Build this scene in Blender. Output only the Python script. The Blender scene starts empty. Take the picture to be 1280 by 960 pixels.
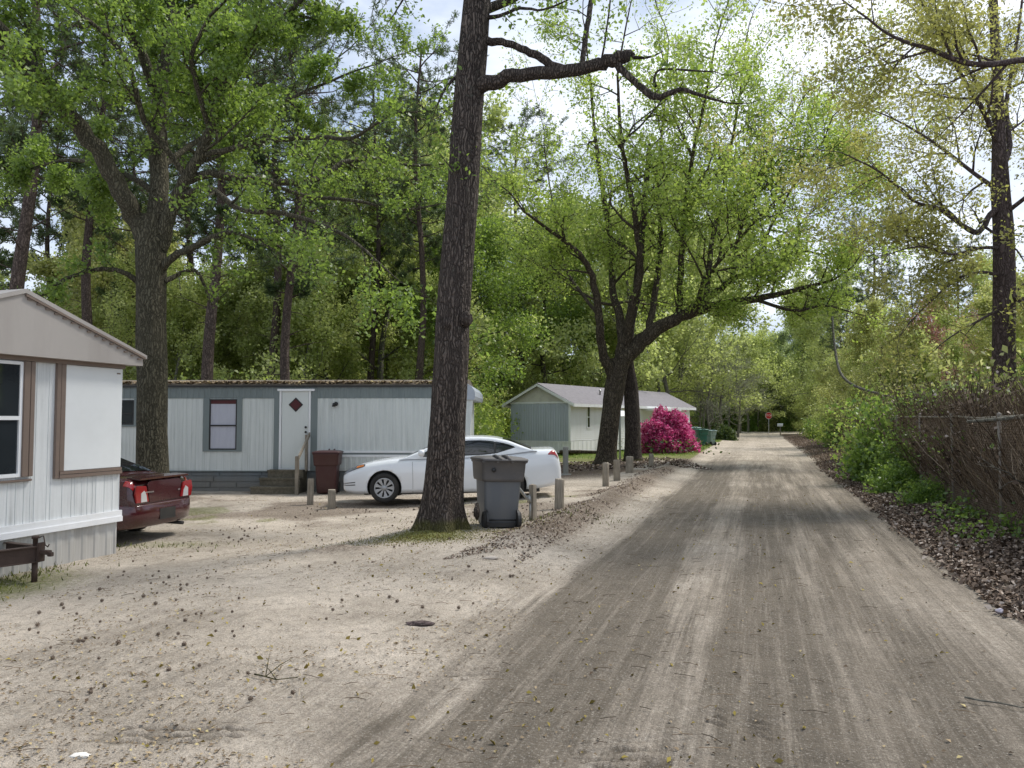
import bpy, bmesh, math, random
import numpy as np
from mathutils import Vector, Matrix, noise as mnoise
C = bpy.context.scene.collection
R = math.radians
rnd = random.Random(7)
nr = np.random.default_rng(11)
D = bpy.data

# ------------------------------------------------------------------ camera
F, HC = 962.0, 1.75
PIT = math.atan(45 / 962)
CPI, SPI = math.cos(PIT), math.sin(PIT)
def ray(px, py):
    a, b = px - 640.0, 480.0 - py
    return Vector((a, F * CPI - b * SPI, F * SPI + b * CPI))
def P(px, py, Y):
    r = ray(px, py); t = Y / r.y
    return Vector((r.x * t, Y, HC + r.z * t))
def G(px, py, z=0.0):
    r = ray(px, py); t = (z - HC) / r.z
    return Vector((r.x * t, r.y * t, z))
cam = D.cameras.new('camera'); cam.lens = 962 / 1280 * 36; cam.sensor_width = 36; cam.sensor_fit = 'HORIZONTAL'
cam.clip_end = 2500; cam.clip_start = 0.05
co = D.objects.new('camera', cam); C.objects.link(co)
co.location = (0, 0, HC); co.rotation_euler = (R(90) + PIT, 0, 0)
bpy.context.scene.camera = co

# road frame
CU, SU = 0.9523, 0.3051
def uv(x, y): return x * CU - y * SU, x * SU + y * CU
def xy(u, v): return u * CU + v * SU, -u * SU + v * CU

# ------------------------------------------------------------------ numpy noise
_perm = np.random.default_rng(3).random((256, 256))
def vnoise(x, y):
    xi = np.floor(x).astype(int); yi = np.floor(y).astype(int)
    fx = x - xi; fy = y - yi
    fx = fx * fx * (3 - 2 * fx); fy = fy * fy * (3 - 2 * fy)
    a = _perm[xi & 255, yi & 255]; b = _perm[(xi + 1) & 255, yi & 255]
    c = _perm[xi & 255, (yi + 1) & 255]; d = _perm[(xi + 1) & 255, (yi + 1) & 255]
    return (a * (1 - fx) + b * fx) * (1 - fy) + (c * (1 - fx) + d * fx) * fy
def fbm(x, y, o=4):
    s = 0; a = .5; t = 0
    for k in range(o):
        s = s + a * vnoise(x * 2 ** k + 17.3 * k, y * 2 ** k + 5.7 * k); t += a; a *= .5
    return s / t
def sst(a, b, x):
    t = np.clip((x - a) / (b - a), 0, 1); return t * t * (3 - 2 * t)
TREE1 = (-1.12, 12.0)
TREAD = [(G(785, 935), 0.30, 0.17, 0.25), (G(935, 895), 0.26, .16, -0.5), (G(215, 915), 0.40, .15, .15), (G(600, 832), .25, .1, .5), (G(820, 950), .3, .12, 1.2)]
def tread_pat(lx, ly): return np.tanh(3 * np.sin(ly * 62 + lx * 9 + .5 * np.sin(lx * 40))) * (.55 + .45 * np.tanh(3 * np.sin(lx * 24 + ly * 8)))
def height(x, y, fine=True):
    x = np.asarray(x, float); y = np.asarray(y, float)
    u, v = uv(x, y)
    z = -.2 * sst(-4.2, -8.2, u)
    z = z - .0 * u
    fade = sst(6.5, 10, v) * (1 - .6 * sst(24, 34, v)) * (1 - sst(70, 100, v))
    cr = -3.15 + .18 * (fbm(v * .4, v * 0 + 3) - .5)
    z = z + .17 * np.exp(-((u - cr) / .38) ** 2) * fade * (.7 + .6 * fbm(v * .9, u * .9 + 9))
    z = z + .17 * sst(2.1, 3.6, u) * (.75 + .5 * fbm(x * .8, y * .8)) * (1 - sst(80, 105, v))
    # main tree mound
    d2 = (x - TREE1[0]) ** 2 + (y - TREE1[1]) ** 2
    z = z + .10 * np.exp(-d2 / .9)
    # mound of raked sand left of the tree
    z = z + .10 * np.exp(-(((x + 2.35) / .55) ** 2 + ((y - 10.45) / .22) ** 2)) * (.6 + .8 * fbm(x * 5, y * 5))
    inroad = sst(-2.5, -2.0, u) * (1 - sst(1.9, 2.4, u))
    z = z - .035 * inroad
    for uc, w, dp in ((-1.55, .3, .02), (-.55, .18, -.012), (.1, .2, .018), (.62, .1, -.012), (.95, .14, .014), (1.35, .1, -.012)):
        uu = uc + .12 * (fbm(v * .11, v * 0 + uc * 5) - .5)
        z = z - dp * np.exp(-((u - uu) / w) ** 2) * inroad
    if fine:
        near = np.exp(-y / 16.0)
        z = z + .035 * (fbm(x * 1.3, y * 1.3) - .5) + near * (.034 * (fbm(x * 6, y * 6, 3) - .5) + .016 * (fbm(x * 17, y * 17, 2) - .5)) * (1 - .6 * inroad)
        z = z + near * .006 * (fbm(u * 22, v * 1.2, 3) - .5) * 2 * inroad
        lit = sst(2.0, 2.5, u)
        z = z + near * lit * .03 * (fbm(x * 14, y * 14, 2) - .5)
        for (p, a, b, ang) in TREAD:
            c, s = math.cos(ang), math.sin(ang)
            lx = (x - p.x) * c + (y - p.y) * s; ly = -(x - p.x) * s + (y - p.y) * c
            m = np.exp(-((lx / a) ** 4 + (ly / b) ** 4))
            pat = tread_pat(lx, ly)
            z = z + m * (-.018 + .024 * pat * (.6 + .5 * fbm(lx * 9, ly * 9)))
    return z
_gx = np.arange(-22, 32, .1); _gy = np.arange(0, 112, .1)
_gh = height(*np.meshgrid(_gx, _gy, indexing='ij'), False)
def gz(x, y):
    fx, fy = (x + 22) * 10, y * 10; i, j = int(fx), int(fy)
    if not (0 <= i < len(_gx) - 1 and 0 <= j < len(_gy) - 1): return float(height(np.array([x]), np.array([y]), False)[0])
    fx -= i; fy -= j
    return float((_gh[i, j] * (1 - fx) + _gh[i + 1, j] * fx) * (1 - fy) + (_gh[i, j + 1] * (1 - fx) + _gh[i + 1, j + 1] * fx) * fy)

# ------------------------------------------------------------------ object helpers
def tag(o, label=None, cat=None, group=None, kind=None):
    if label: o['label'] = label
    if cat: o['category'] = cat
    if group: o['group'] = group
    if kind: o['kind'] = kind
    return o
def empty(name, loc=(0, 0, 0), rz=0, label=None, cat=None, group=None):
    o = D.objects.new(name, None); C.objects.link(o); o.location = loc; o.rotation_euler = (0, 0, rz)
    o.empty_display_size = .1
    return tag(o, label, cat, group)
def link(name, me, parent=None, m=None):
    o = D.objects.new(name, me); C.objects.link(o)
    if parent is not None: o.parent = parent
    if m is not None:
        me.materials.clear()
        for mm in (m if isinstance(m, (list, tuple)) else [m]): me.materials.append(mm)
    return o
def dup(root, loc=None, rz=None, sc=None, label=None):
    r = root.copy(); C.objects.link(r)
    if loc is not None: r.location = loc
    if rz is not None: r.rotation_euler = (0, 0, rz)
    if sc is not None: r.scale = (sc, sc, sc) if not isinstance(sc, (tuple, list)) else sc
    if label: r['label'] = label
    for ch in root.children:
        c = ch.copy(); C.objects.link(c); c.parent = r
        for g in ch.children:
            d = g.copy(); C.objects.link(d); d.parent = c
    return r
def np_mesh(name, v, f, smooth=False):
    v = np.asarray(v, np.float32); f = np.asarray(f, np.int32)
    me = D.meshes.new(name); k = f.shape[1]
    me.vertices.add(len(v)); me.vertices.foreach_set('co', v.ravel())
    me.loops.add(f.size); me.loops.foreach_set('vertex_index', f.ravel())
    me.polygons.add(len(f)); me.polygons.foreach_set('loop_start', np.arange(0, f.size, k, dtype=np.int32))
    if smooth: me.polygons.foreach_set('use_smooth', np.ones(len(f), bool))
    me.update(calc_edges=True); return me

class MB:
    """collects polygons for one mesh"""
    def __init__(s): s.v = []; s.f = []; s.sm = []
    def poly(s, pts, sm=False):
        n = len(s.v); s.v += [tuple(p) for p in pts]; s.f.append(tuple(range(n, n + len(pts)))); s.sm.append(sm)
    def box(s, a, b, M=None):
        x0, y0, z0 = a; x1, y1, z1 = b
        c = [Vector(p) for p in ((x0, y0, z0), (x1, y0, z0), (x1, y1, z0), (x0, y1, z0), (x0, y0, z1), (x1, y0, z1), (x1, y1, z1), (x0, y1, z1))]
        if M is not None: c = [M @ p for p in c]
        n = len(s.v); s.v += [tuple(p) for p in c]
        for f in ((0, 3, 2, 1), (4, 5, 6, 7), (0, 1, 5, 4), (1, 2, 6, 5), (2, 3, 7, 6), (3, 0, 4, 7)):
            s.f.append(tuple(n + i for i in f)); s.sm.append(False)
        return s
    def prism(s, prof, y0, y1, axis='y'):
        """profile (x,z) extruded along y (or (y,z) along x)"""
        n = len(s.v); m = len(prof)
        for yy in (y0, y1):
            for (a, b) in prof: s.v.append((a, yy, b) if axis == 'y' else ((yy, a, b) if axis == 'x' else (a, b, yy)))
        s.f.append(tuple(n + i for i in range(m))); s.sm.append(False)
        s.f.append(tuple(n + m + i for i in reversed(range(m)))); s.sm.append(False)
        for i in range(m):
            j = (i + 1) % m; s.f.append((n + i, n + m + i, n + m + j, n + j)); s.sm.append(False)
        return s
    def tube(s, pts, rad, k=8, cap=True, sm=True):
        pts = [Vector(p) for p in pts]
        if not isinstance(rad, (list, tuple)): rad = [rad] * len(pts)
        n = len(s.v); t0 = (pts[1] - pts[0]).normalized()
        a = t0.orthogonal().normalized()
        for i, p in enumerate(pts):
            t = (pts[min(i + 1, len(pts) - 1)] - pts[max(i - 1, 0)])
            t = t.normalized() if t.length > 1e-9 else t0
            a = (a - t * a.dot(t))
            a = a.normalized() if a.length > 1e-6 else t.orthogonal().normalized()
            b = t.cross(a)
            for j in range(k):
                q = 2 * math.pi * j / k
                s.v.append(tuple(p + (a * math.cos(q) + b * math.sin(q)) * rad[i]))
        for i in range(len(pts) - 1):
            for j in range(k):
                j2 = (j + 1) % k
                s.f.append((n + i * k + j, n + i * k + j2, n + (i + 1) * k + j2, n + (i + 1) * k + j)); s.sm.append(sm)
        if cap:
            s.f.append(tuple(n + j for j in reversed(range(k)))); s.sm.append(False)
            e = n + (len(pts) - 1) * k; s.f.append(tuple(e + j for j in range(k))); s.sm.append(False)
        return s
    def lathe(s, prof, k=24, axis='z', c=(0, 0, 0), sm=True):
        n = len(s.v); m = len(prof)
        for j in range(k):
            q = 2 * math.pi * j / k
            for (r, h) in prof:
                a, b = r * math.cos(q), r * math.sin(q)
                p = (a, b, h) if axis == 'z' else ((a, h, b) if axis == 'y' else (h, a, b))
                s.v.append((p[0] + c[0], p[1] + c[1], p[2] + c[2]))
        for j in range(k):
            j2 = (j + 1) % k
            for i in range(m - 1):
                s.f.append((n + j * m + i, n + j2 * m + i, n + j2 * m + i + 1, n + j * m + i + 1)); s.sm.append(sm)
        return s
    def grid(s, rows, sm=True, closed=False):
        n = len(s.v); k = len(rows[0])
        for r in rows: s.v += [tuple(p) for p in r]
        for i in range(len(rows) - 1):
            for j in range(k if closed else k - 1):
                j2 = (j + 1) % k
                s.f.append((n + i * k + j, n + i * k + j2, n + (i + 1) * k + j2, n + (i + 1) * k + j)); s.sm.append(sm)
        return s
    def mesh(s, name, fix=True):
        me = D.meshes.new(name); me.from_pydata(s.v, [], s.f)
        me.polygons.foreach_set('use_smooth', s.sm)
        if fix:
            bm = bmesh.new(); bm.from_mesh(me); bmesh.ops.recalc_face_normals(bm, faces=bm.faces); bm.to_mesh(me); bm.free()
        me.update(); return me
    def build(s, name, m, parent=None, fix=True, bevel=0):
        me = s.mesh(name, fix)
        if bevel:
            bm = bmesh.new(); bm.from_mesh(me)
            es = [e for e in bm.edges if len(e.link_faces) == 2 and e.calc_face_angle(0) > .6]
            bmesh.ops.bevel(bm, geom=es, offset=bevel, segments=2, affect='EDGES', clamp_overlap=True)
            bm.to_mesh(me); bm.free()
        return link(name, me, parent, m)

# ------------------------------------------------------------------ materials
class NT:
    def __init__(s, name):
        s.m = D.materials.new(name); s.m.use_nodes = True; s.t = s.m.node_tree; s.t.nodes.clear()
        s.out = s.t.nodes.new('ShaderNodeOutputMaterial')
    def n(s, typ, ins=None, **kw):
        nd = s.t.nodes.new('ShaderNode' + typ)
        for k, v in kw.items(): setattr(nd, k, v)
        if ins:
            for k, v in ins.items():
                if isinstance(v, (bpy.types.NodeSocket,)): s.t.links.new(v, nd.inputs[k])
                elif isinstance(v, bpy.types.Node): s.t.links.new(v.outputs[0], nd.inputs[k])
                else: nd.inputs[k].default_value = v
        return nd
    def l(s, a, b): s.t.links.new(a, b)
    def ramp(s, fac, stops, interp='LINEAR'):
        r = s.n('ValToRGB', {'Fac': fac}); cr = r.color_ramp; cr.interpolation = interp
        while len(cr.elements) < len(stops): cr.elements.new(.5)
        for e, (p, c) in zip(cr.elements, stops):
            e.position = p; e.color = (c, c, c, 1) if not isinstance(c, (tuple, list)) else (*c, 1)
        return r.outputs[0]
    def math(s, op, a, b=0.0):
        return s.n('Math', {0: a, 1: b}, operation=op).outputs[0]
    def mix(s, fac, a, b, bt='MIX'):
        nd = s.n('Mix', None, data_type='RGBA', blend_type=bt)
        for i, v in ((0, fac), (6, a), (7, b)):
            if isinstance(v, bpy.types.NodeSocket): s.l(v, nd.inputs[i])
            else: nd.inputs[i].default_value = v if not (isinstance(v, (tuple, list)) and len(v) == 3) else (*v, 1)
        return nd.outputs[2]
    def noise(s, vec, scale, detail=4, rough=.6, out=0):
        return s.n('TexNoise', {'Vector': vec, 'Scale': scale, 'Detail': detail, 'Roughness': rough}).outputs[out]
    def obj(s, sc=(1, 1, 1), rot=(0, 0, 0)):
        tc = s.n('TexCoord'); mp = s.n('Mapping', {'Vector': tc.outputs['Object'], 'Scale': sc, 'Rotation': rot}); return mp.outputs[0]
    def bump(s, h, st=.4, d=.02, nrm=None):
        ins = {'Height': h, 'Strength': st, 'Distance': d}
        if nrm is not None: ins['Normal'] = nrm
        return s.n('Bump', ins).outputs[0]
    def pbr(s, col, rough=.7, nrm=None, metal=0, spec=.5, coat=0, trans=0, **kw):
        b = s.n('BsdfPrincipled')
        def st(k, v):
            if isinstance(v, bpy.types.NodeSocket): s.l(v, b.inputs[k])
            else: b.inputs[k].default_value = (*v, 1) if isinstance(v, (tuple, list)) and len(v) == 3 else v
        st('Base Color', col); st('Roughness', rough); st('Metallic', metal); st('Specular IOR Level', spec)
        if coat: st('Coat Weight', coat); st('Coat Roughness', .05)
        if trans: st('Transmission Weight', trans)
        if nrm is not None: s.l(nrm, b.inputs['Normal'])
        s.l(b.outputs[0], s.out.inputs[0]); return s.m

def m_plain(name, col, rough=.6, metal=0, dirt=.25, dcol=(.12, .1, .08), scale=3, coat=0, bump=.15, bscale=80, streak=False):
    t = NT(name); v = t.obj((1, 1, .15) if streak else (1, 1, 1)); v0 = t.obj()
    n1 = t.noise(v, scale, 6, .65); n2 = t.noise(v0, scale * 6, 4, .6)
    f = t.math('MULTIPLY', t.ramp(n1, [(.42, 0), (.72, 1)]), dirt)
    c = t.mix(f, col, dcol)
    c = t.mix(t.math('MULTIPLY', n2, .35 * min(1, dirt * 2)), c, [x * .72 for x in col])
    nm = t.bump(t.noise(v0, bscale, 3), bump, .004)
    return t.pbr(c, t.math('ADD', t.math('MULTIPLY', n1, .25), rough - .12), nm, metal, coat=coat)

def m_siding(name, col, dcol, dirt=.5, low=None, rough=.5):
    """painted panel siding with vertical grime streaks and splash dirt near the ground"""
    t = NT(name); v = t.obj((6, 6, .25)); v0 = t.obj()
    n1 = t.noise(v, 2.2, 6, .7); n2 = t.noise(v0, 1.1, 5, .6); n3 = t.noise(v0, 30, 3)
    f = t.math('MULTIPLY', t.ramp(n1, [(.40, 0), (.75, 1)]), t.ramp(n2, [(.3, .25), (.7, 1)]))
    c = t.mix(t.math('MULTIPLY', f, dirt), col, dcol)
    sep = t.n('SeparateXYZ', {0: v0})
    lo = t.math('MULTIPLY', t.ramp(t.math('ADD', sep.outputs[2], t.math('MULTIPLY', n2, -.5)), [(.0, 1), (.35, 0)]), .55)
    c = t.mix(lo, c, low or (.23, .19, .14))
    c = t.mix(t.math('MULTIPLY', n3, .18), c, dcol)
    return t.pbr(c, rough, t.bump(t.math('ADD', t.noise(v0, 120, 2), t.math('MULTIPLY', n2, 2.0)), .12, .006))

def m_bark(name, dark, light, sx=9, sz=1.6, moss=None, d=.05, mossh=1.2, st=1.0):
    t = NT(name); v = t.obj((sx, sx, sz)); v0 = t.obj()
    wv = t.n('VectorMath', {0: v, 1: t.n('VectorMath', {0: t.n('TexNoise', {'Vector': v0, 'Scale': 4.0, 'Detail': 3}).outputs[1], 'Scale': 1.6}, operation='SCALE').outputs[0]}, operation='ADD').outputs[0]
    vo = t.n('TexVoronoi', {'Vector': wv, 'Scale': 2.3}, feature='DISTANCE_TO_EDGE').outputs[0]
    rid = t.ramp(vo, [(0.0, 0), (.32, 1)])
    n2 = t.noise(v, 3.2, 6, .7); n3 = t.noise(v0, .9, 4)
    h = t.math('ADD', t.math('MULTIPLY', rid, .7), t.math('MULTIPLY', n2, .5))
    c = t.mix(t.math('MULTIPLY', t.ramp(h, [(.22, 0), (.85, 1)]), 1.0), dark, light)
    c = t.mix(t.math('MULTIPLY', t.ramp(n3, [(.4, 0), (.7, 1)]), .5), c, [x * .55 for x in light])
    lich = t.ramp(t.noise(v0, 7, 5, .7), [(.60, 0), (.72, 1)])
    c = t.mix(t.math('MULTIPLY', lich, .35), c, (.20, .21, .17))
    if moss:
        sep = t.n('SeparateXYZ', {0: v0})
        mo = t.math('MULTIPLY', t.ramp(t.math('ADD', t.math('DIVIDE', sep.outputs[2], mossh), t.math('MULTIPLY', t.noise(v0, 3, 5, .7), -.9)), [(-.0, 1), (.28, 0)]), .6)
        c = t.mix(mo, c, moss)
    return t.pbr(c, .9, t.bump(h, st, d), spec=.2)

def m_leaf(name, stops, trans=.45, rough=.55, objvar=.25, gloss=.08, tadd=(.20, .235, .05)):
    t = NT(name)
    g = t.n('NewGeometry'); rp = g.outputs['Random Per Island']
    col = t.ramp(rp, stops)
    oi = t.n('ObjectInfo').outputs['Random']
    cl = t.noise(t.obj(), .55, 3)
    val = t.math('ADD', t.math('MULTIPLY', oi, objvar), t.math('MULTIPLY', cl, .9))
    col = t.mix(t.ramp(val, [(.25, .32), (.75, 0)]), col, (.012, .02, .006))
    df = t.n('BsdfDiffuse', {'Color': col}); tr = t.n('BsdfTranslucent', {'Color': t.mix(.55, col, tadd, 'ADD')})
    mx = t.n('MixShader', {0: trans, 1: df.outputs[0], 2: tr.outputs[0]})
    gl = t.n('BsdfGlossy', {'Color': (1, 1, 1, 1), 'Roughness': .45})
    mx2 = t.n('MixShader', {0: gloss * .5, 1: mx.outputs[0], 2: gl.outputs[0]})
    t.l(mx2.outputs[0], t.out.inputs[0]); return t.m

def m_island(name, stops, rough=.85, trans=0):
    t = NT(name); g = t.n('NewGeometry'); col = t.ramp(g.outputs['Random Per Island'], stops)
    return t.pbr(col, rough, spec=.25)

def m_glass(name, col=(.012, .015, .017), rough=.04):
    t = NT(name); n = t.noise(t.obj(), 1.3, 4)
    c = t.mix(n, col, [x * 2.6 for x in col])
    return t.pbr(c, rough, t.bump(n, .02, .02), spec=.8)

def m_wood(name, a, b, sz=1.2, sx=22):
    t = NT(name); v = t.obj((sx, sx, sz)); v0 = t.obj()
    n1 = t.noise(v, 2, 6, .7); n2 = t.noise(v0, 2.5, 4)
    c = t.mix(t.ramp(n1, [(.3, 0), (.7, 1)]), a, b)
    c = t.mix(t.math('MULTIPLY', t.ramp(n2, [(.4, 0), (.7, 1)]), .5), c, [x * .5 for x in a])
    return t.pbr(c, .85, t.bump(n1, .5, .01), spec=.2)

M = {}
M['bark_dark'] = m_bark('bark_dark', (.012, .009, .008), (.155, .125, .105), 11, .75, (.10, .10, .02), .05, .30, 1.0)
M['bark_oak'] = m_bark('bark_oak', (.022, .020, .013), (.145, .13, .09), 9, .9, (.10, .10, .03), .04, .5, .8)
M['bark_mid'] = m_bark('bark_mid', (.018, .014, .010), (.13, .105, .075), 5, .8, None, .05, 1, .8)
M['bark_pine'] = m_bark('bark_pine', (.03, .022, .018), (.16, .12, .10), 6, 1.2, None, .04, 1, .7)
M['bark_grey'] = m_bark('bark_grey', (.07, .065, .055), (.24, .23, .19), 6, 1.5, None, .02, 1, .5)
M['bark_red'] = m_bark('bark_red', (.035, .025, .022), (.14, .105, .10), 8, 1.5, None, .03, 1, .7)
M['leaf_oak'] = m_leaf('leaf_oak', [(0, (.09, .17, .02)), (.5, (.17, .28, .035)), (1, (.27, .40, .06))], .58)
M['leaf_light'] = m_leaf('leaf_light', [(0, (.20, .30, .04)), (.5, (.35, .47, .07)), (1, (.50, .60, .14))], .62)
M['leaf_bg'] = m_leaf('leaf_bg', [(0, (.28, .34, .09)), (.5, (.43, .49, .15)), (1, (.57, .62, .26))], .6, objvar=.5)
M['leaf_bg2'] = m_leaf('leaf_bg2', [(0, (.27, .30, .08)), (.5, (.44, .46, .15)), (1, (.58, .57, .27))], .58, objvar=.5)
M['leaf_olive'] = m_leaf('leaf_olive', [(0, (.20, .19, .05)), (.5, (.37, .35, .09)), (1, (.50, .48, .15))], .55)
M['leaf_pink'] = m_leaf('leaf_pink', [(0, (.30, .15, .10)), (.5, (.50, .27, .22)), (1, (.55, .42, .26))], .4, tadd=(.25, .1, .06))
M['leaf_shrub'] = m_leaf('leaf_shrub', [(0, (.06, .13, .02)), (.5, (.15, .27, .04)), (1, (.30, .45, .08))], .5)
M['leaf_dark'] = m_leaf('leaf_dark', [(0, (.02, .05, .012)), (.6, (.05, .10, .02)), (1, (.14, .20, .05))], .3)
M['leaf_far_hazy'] = m_leaf('leaf_far_hazy', [(0, (.20, .27, .10)), (.5, (.32, .40, .17)), (1, (.44, .50, .26))], .6, objvar=.3)  # paler, greyer green: distance haze painted into the leaf colour
M['needle'] = m_leaf('needle', [(0, (.03, .06, .022)), (.6, (.065, .11, .04)), (1, (.12, .17, .06))], .35, objvar=.4)
M['lichen'] = m_leaf('lichen', [(0, (.16, .17, .12)), (.5, (.25, .26, .19)), (1, (.30, .33, .20))], .3)
M['azalea'] = m_leaf('azalea', [(0, (.16, .008, .06)), (.3, (.62, .07, .27)), (.75, (.85, .20, .45)), (1, (.93, .48, .68))], .45, gloss=.02, tadd=(.25, .01, .08))
M['dead_leaf'] = m_island('dead_leaf', [(0, (.05, .036, .028)), (.45, (.15, .108, .08)), (.8, (.25, .185, .135)), (1, (.50, .43, .37))])
M['litter'] = m_island('litter', [(0, (.09, .060, .038)), (.5, (.22, .165, .10)), (.8, (.34, .26, .16)), (1, (.46, .38, .18))])
M['catkin'] = m_island('catkin', [(0, (.16, .12, .03)), (1, (.34, .27, .06))])
M['vine'] = m_island('vine', [(0, (.03, .020, .013)), (.5, (.105, .072, .045)), (.85, (.22, .16, .10)), (1, (.42, .34, .24))])
# ================================================================== GROUND
def m_ground():
    t = NT('sandy_dirt'); v0 = t.obj()
    a = t.n('Attribute', attribute_name='mask').outputs[1]   # wet, litter, green
    sp_ = t.n('SeparateXYZ', {0: a}); wet, lit, grn = sp_.outputs[0], sp_.outputs[1], sp_.outputs[2]
    ra = t.n('Attribute', attribute_name='road').outputs[1]
    st = t.noise(t.n('Mapping', {'Vector': ra, 'Scale': (5.5, .16, 1)}).outputs[0], 1.6, 7, .68)
    st2 = t.noise(t.n('Mapping', {'Vector': ra, 'Scale': (26, .5, 1)}).outputs[0], 1.5, 5, .7)
    big = t.noise(v0, .55, 6, .62); mid = t.noise(v0, 3.2, 7, .7); fine = t.noise(v0, 24, 6, .75); vf = t.noise(v0, 130, 4, .7)
    sand = t.mix(t.ramp(mid, [(.3, 0), (.7, 1)]), (.74, .65, .54), (.59, .51, .42))
    sand = t.mix(t.math('MULTIPLY', t.ramp(big, [(.42, 0), (.62, 1)]), .55), sand, (.30, .255, .20))
    sand = t.mix(t.ramp(vf, [(.3, .35), (.6, 0)]), sand, (.20, .16, .12))
    spk = t.ramp(t.n('TexVoronoi', {'Vector': v0, 'Scale': 21.0, 'Randomness': 1.0}).outputs[0], [(.07, 1), (.13, 0)])
    spk = t.math('MULTIPLY', spk, t.ramp(t.noise(v0, 2.1, 4), [(.45, 0), (.6, 1)]))
    sand = t.mix(t.math('MULTIPLY', spk, .6), sand, (.10, .075, .05))
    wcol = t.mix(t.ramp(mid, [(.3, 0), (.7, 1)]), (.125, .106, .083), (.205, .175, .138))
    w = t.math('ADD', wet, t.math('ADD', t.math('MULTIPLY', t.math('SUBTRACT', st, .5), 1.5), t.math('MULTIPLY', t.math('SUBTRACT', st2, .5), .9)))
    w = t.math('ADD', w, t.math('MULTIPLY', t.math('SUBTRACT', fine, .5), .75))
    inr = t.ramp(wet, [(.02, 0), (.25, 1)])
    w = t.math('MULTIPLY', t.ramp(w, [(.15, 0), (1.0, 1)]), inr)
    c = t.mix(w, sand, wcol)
    c = t.mix(t.ramp(vf, [(.34, .5), (.52, 0)]), c, (.10, .082, .06))
    gr = t.noise(v0, 62, 3, .8); c = t.mix(t.ramp(gr, [(.36, .55), (.46, 0)]), c, (.13, .10, .075)); c = t.mix(t.ramp(gr, [(.56, 0), (.68, .5)]), c, (.68, .62, .53))
    lum = t.noise(v0, 9, 5, .7); c = t.mix(t.ramp(lum, [(.36, .38), (.5, 0)]), c, (.19, .16, .125))
    lt = t.ramp(t.math('ADD', lit, t.math('MULTIPLY', t.math('SUBTRACT', fine, .5), 1.3)), [(.3, 0), (.75, 1)])
    lc = t.mix(t.ramp(t.noise(v0, 46, 4, .7), [(.35, 0), (.65, 1)]), (.045, .03, .02), (.19, .135, .095))
    c = t.mix(lt, c, lc)
    gt = t.ramp(t.math('ADD', grn, t.math('MULTIPLY', t.math('SUBTRACT', fine, .5), 1.4)), [(.35, 0), (.8, 1)])
    gc = t.mix(t.ramp(t.noise(v0, 33, 5, .7), [(.35, 0), (.65, 1)]), (.075, .085, .018), (.22, .25, .055))
    c = t.mix(t.math('MULTIPLY', gt, .85), c, gc)
    h = t.math('ADD', t.math('MULTIPLY', fine, 1.0), t.math('MULTIPLY', vf, .35))
    h = t.math('ADD', h, t.math('MULTIPLY', t.noise(v0, 7, 5, .65), 1.6))
    h = t.math('ADD', h, t.math('MULTIPLY', st2, .5))
    return t.pbr(c, .95, t.bump(h, .9, .034), spec=.15)
M['ground'] = m_ground()

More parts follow.
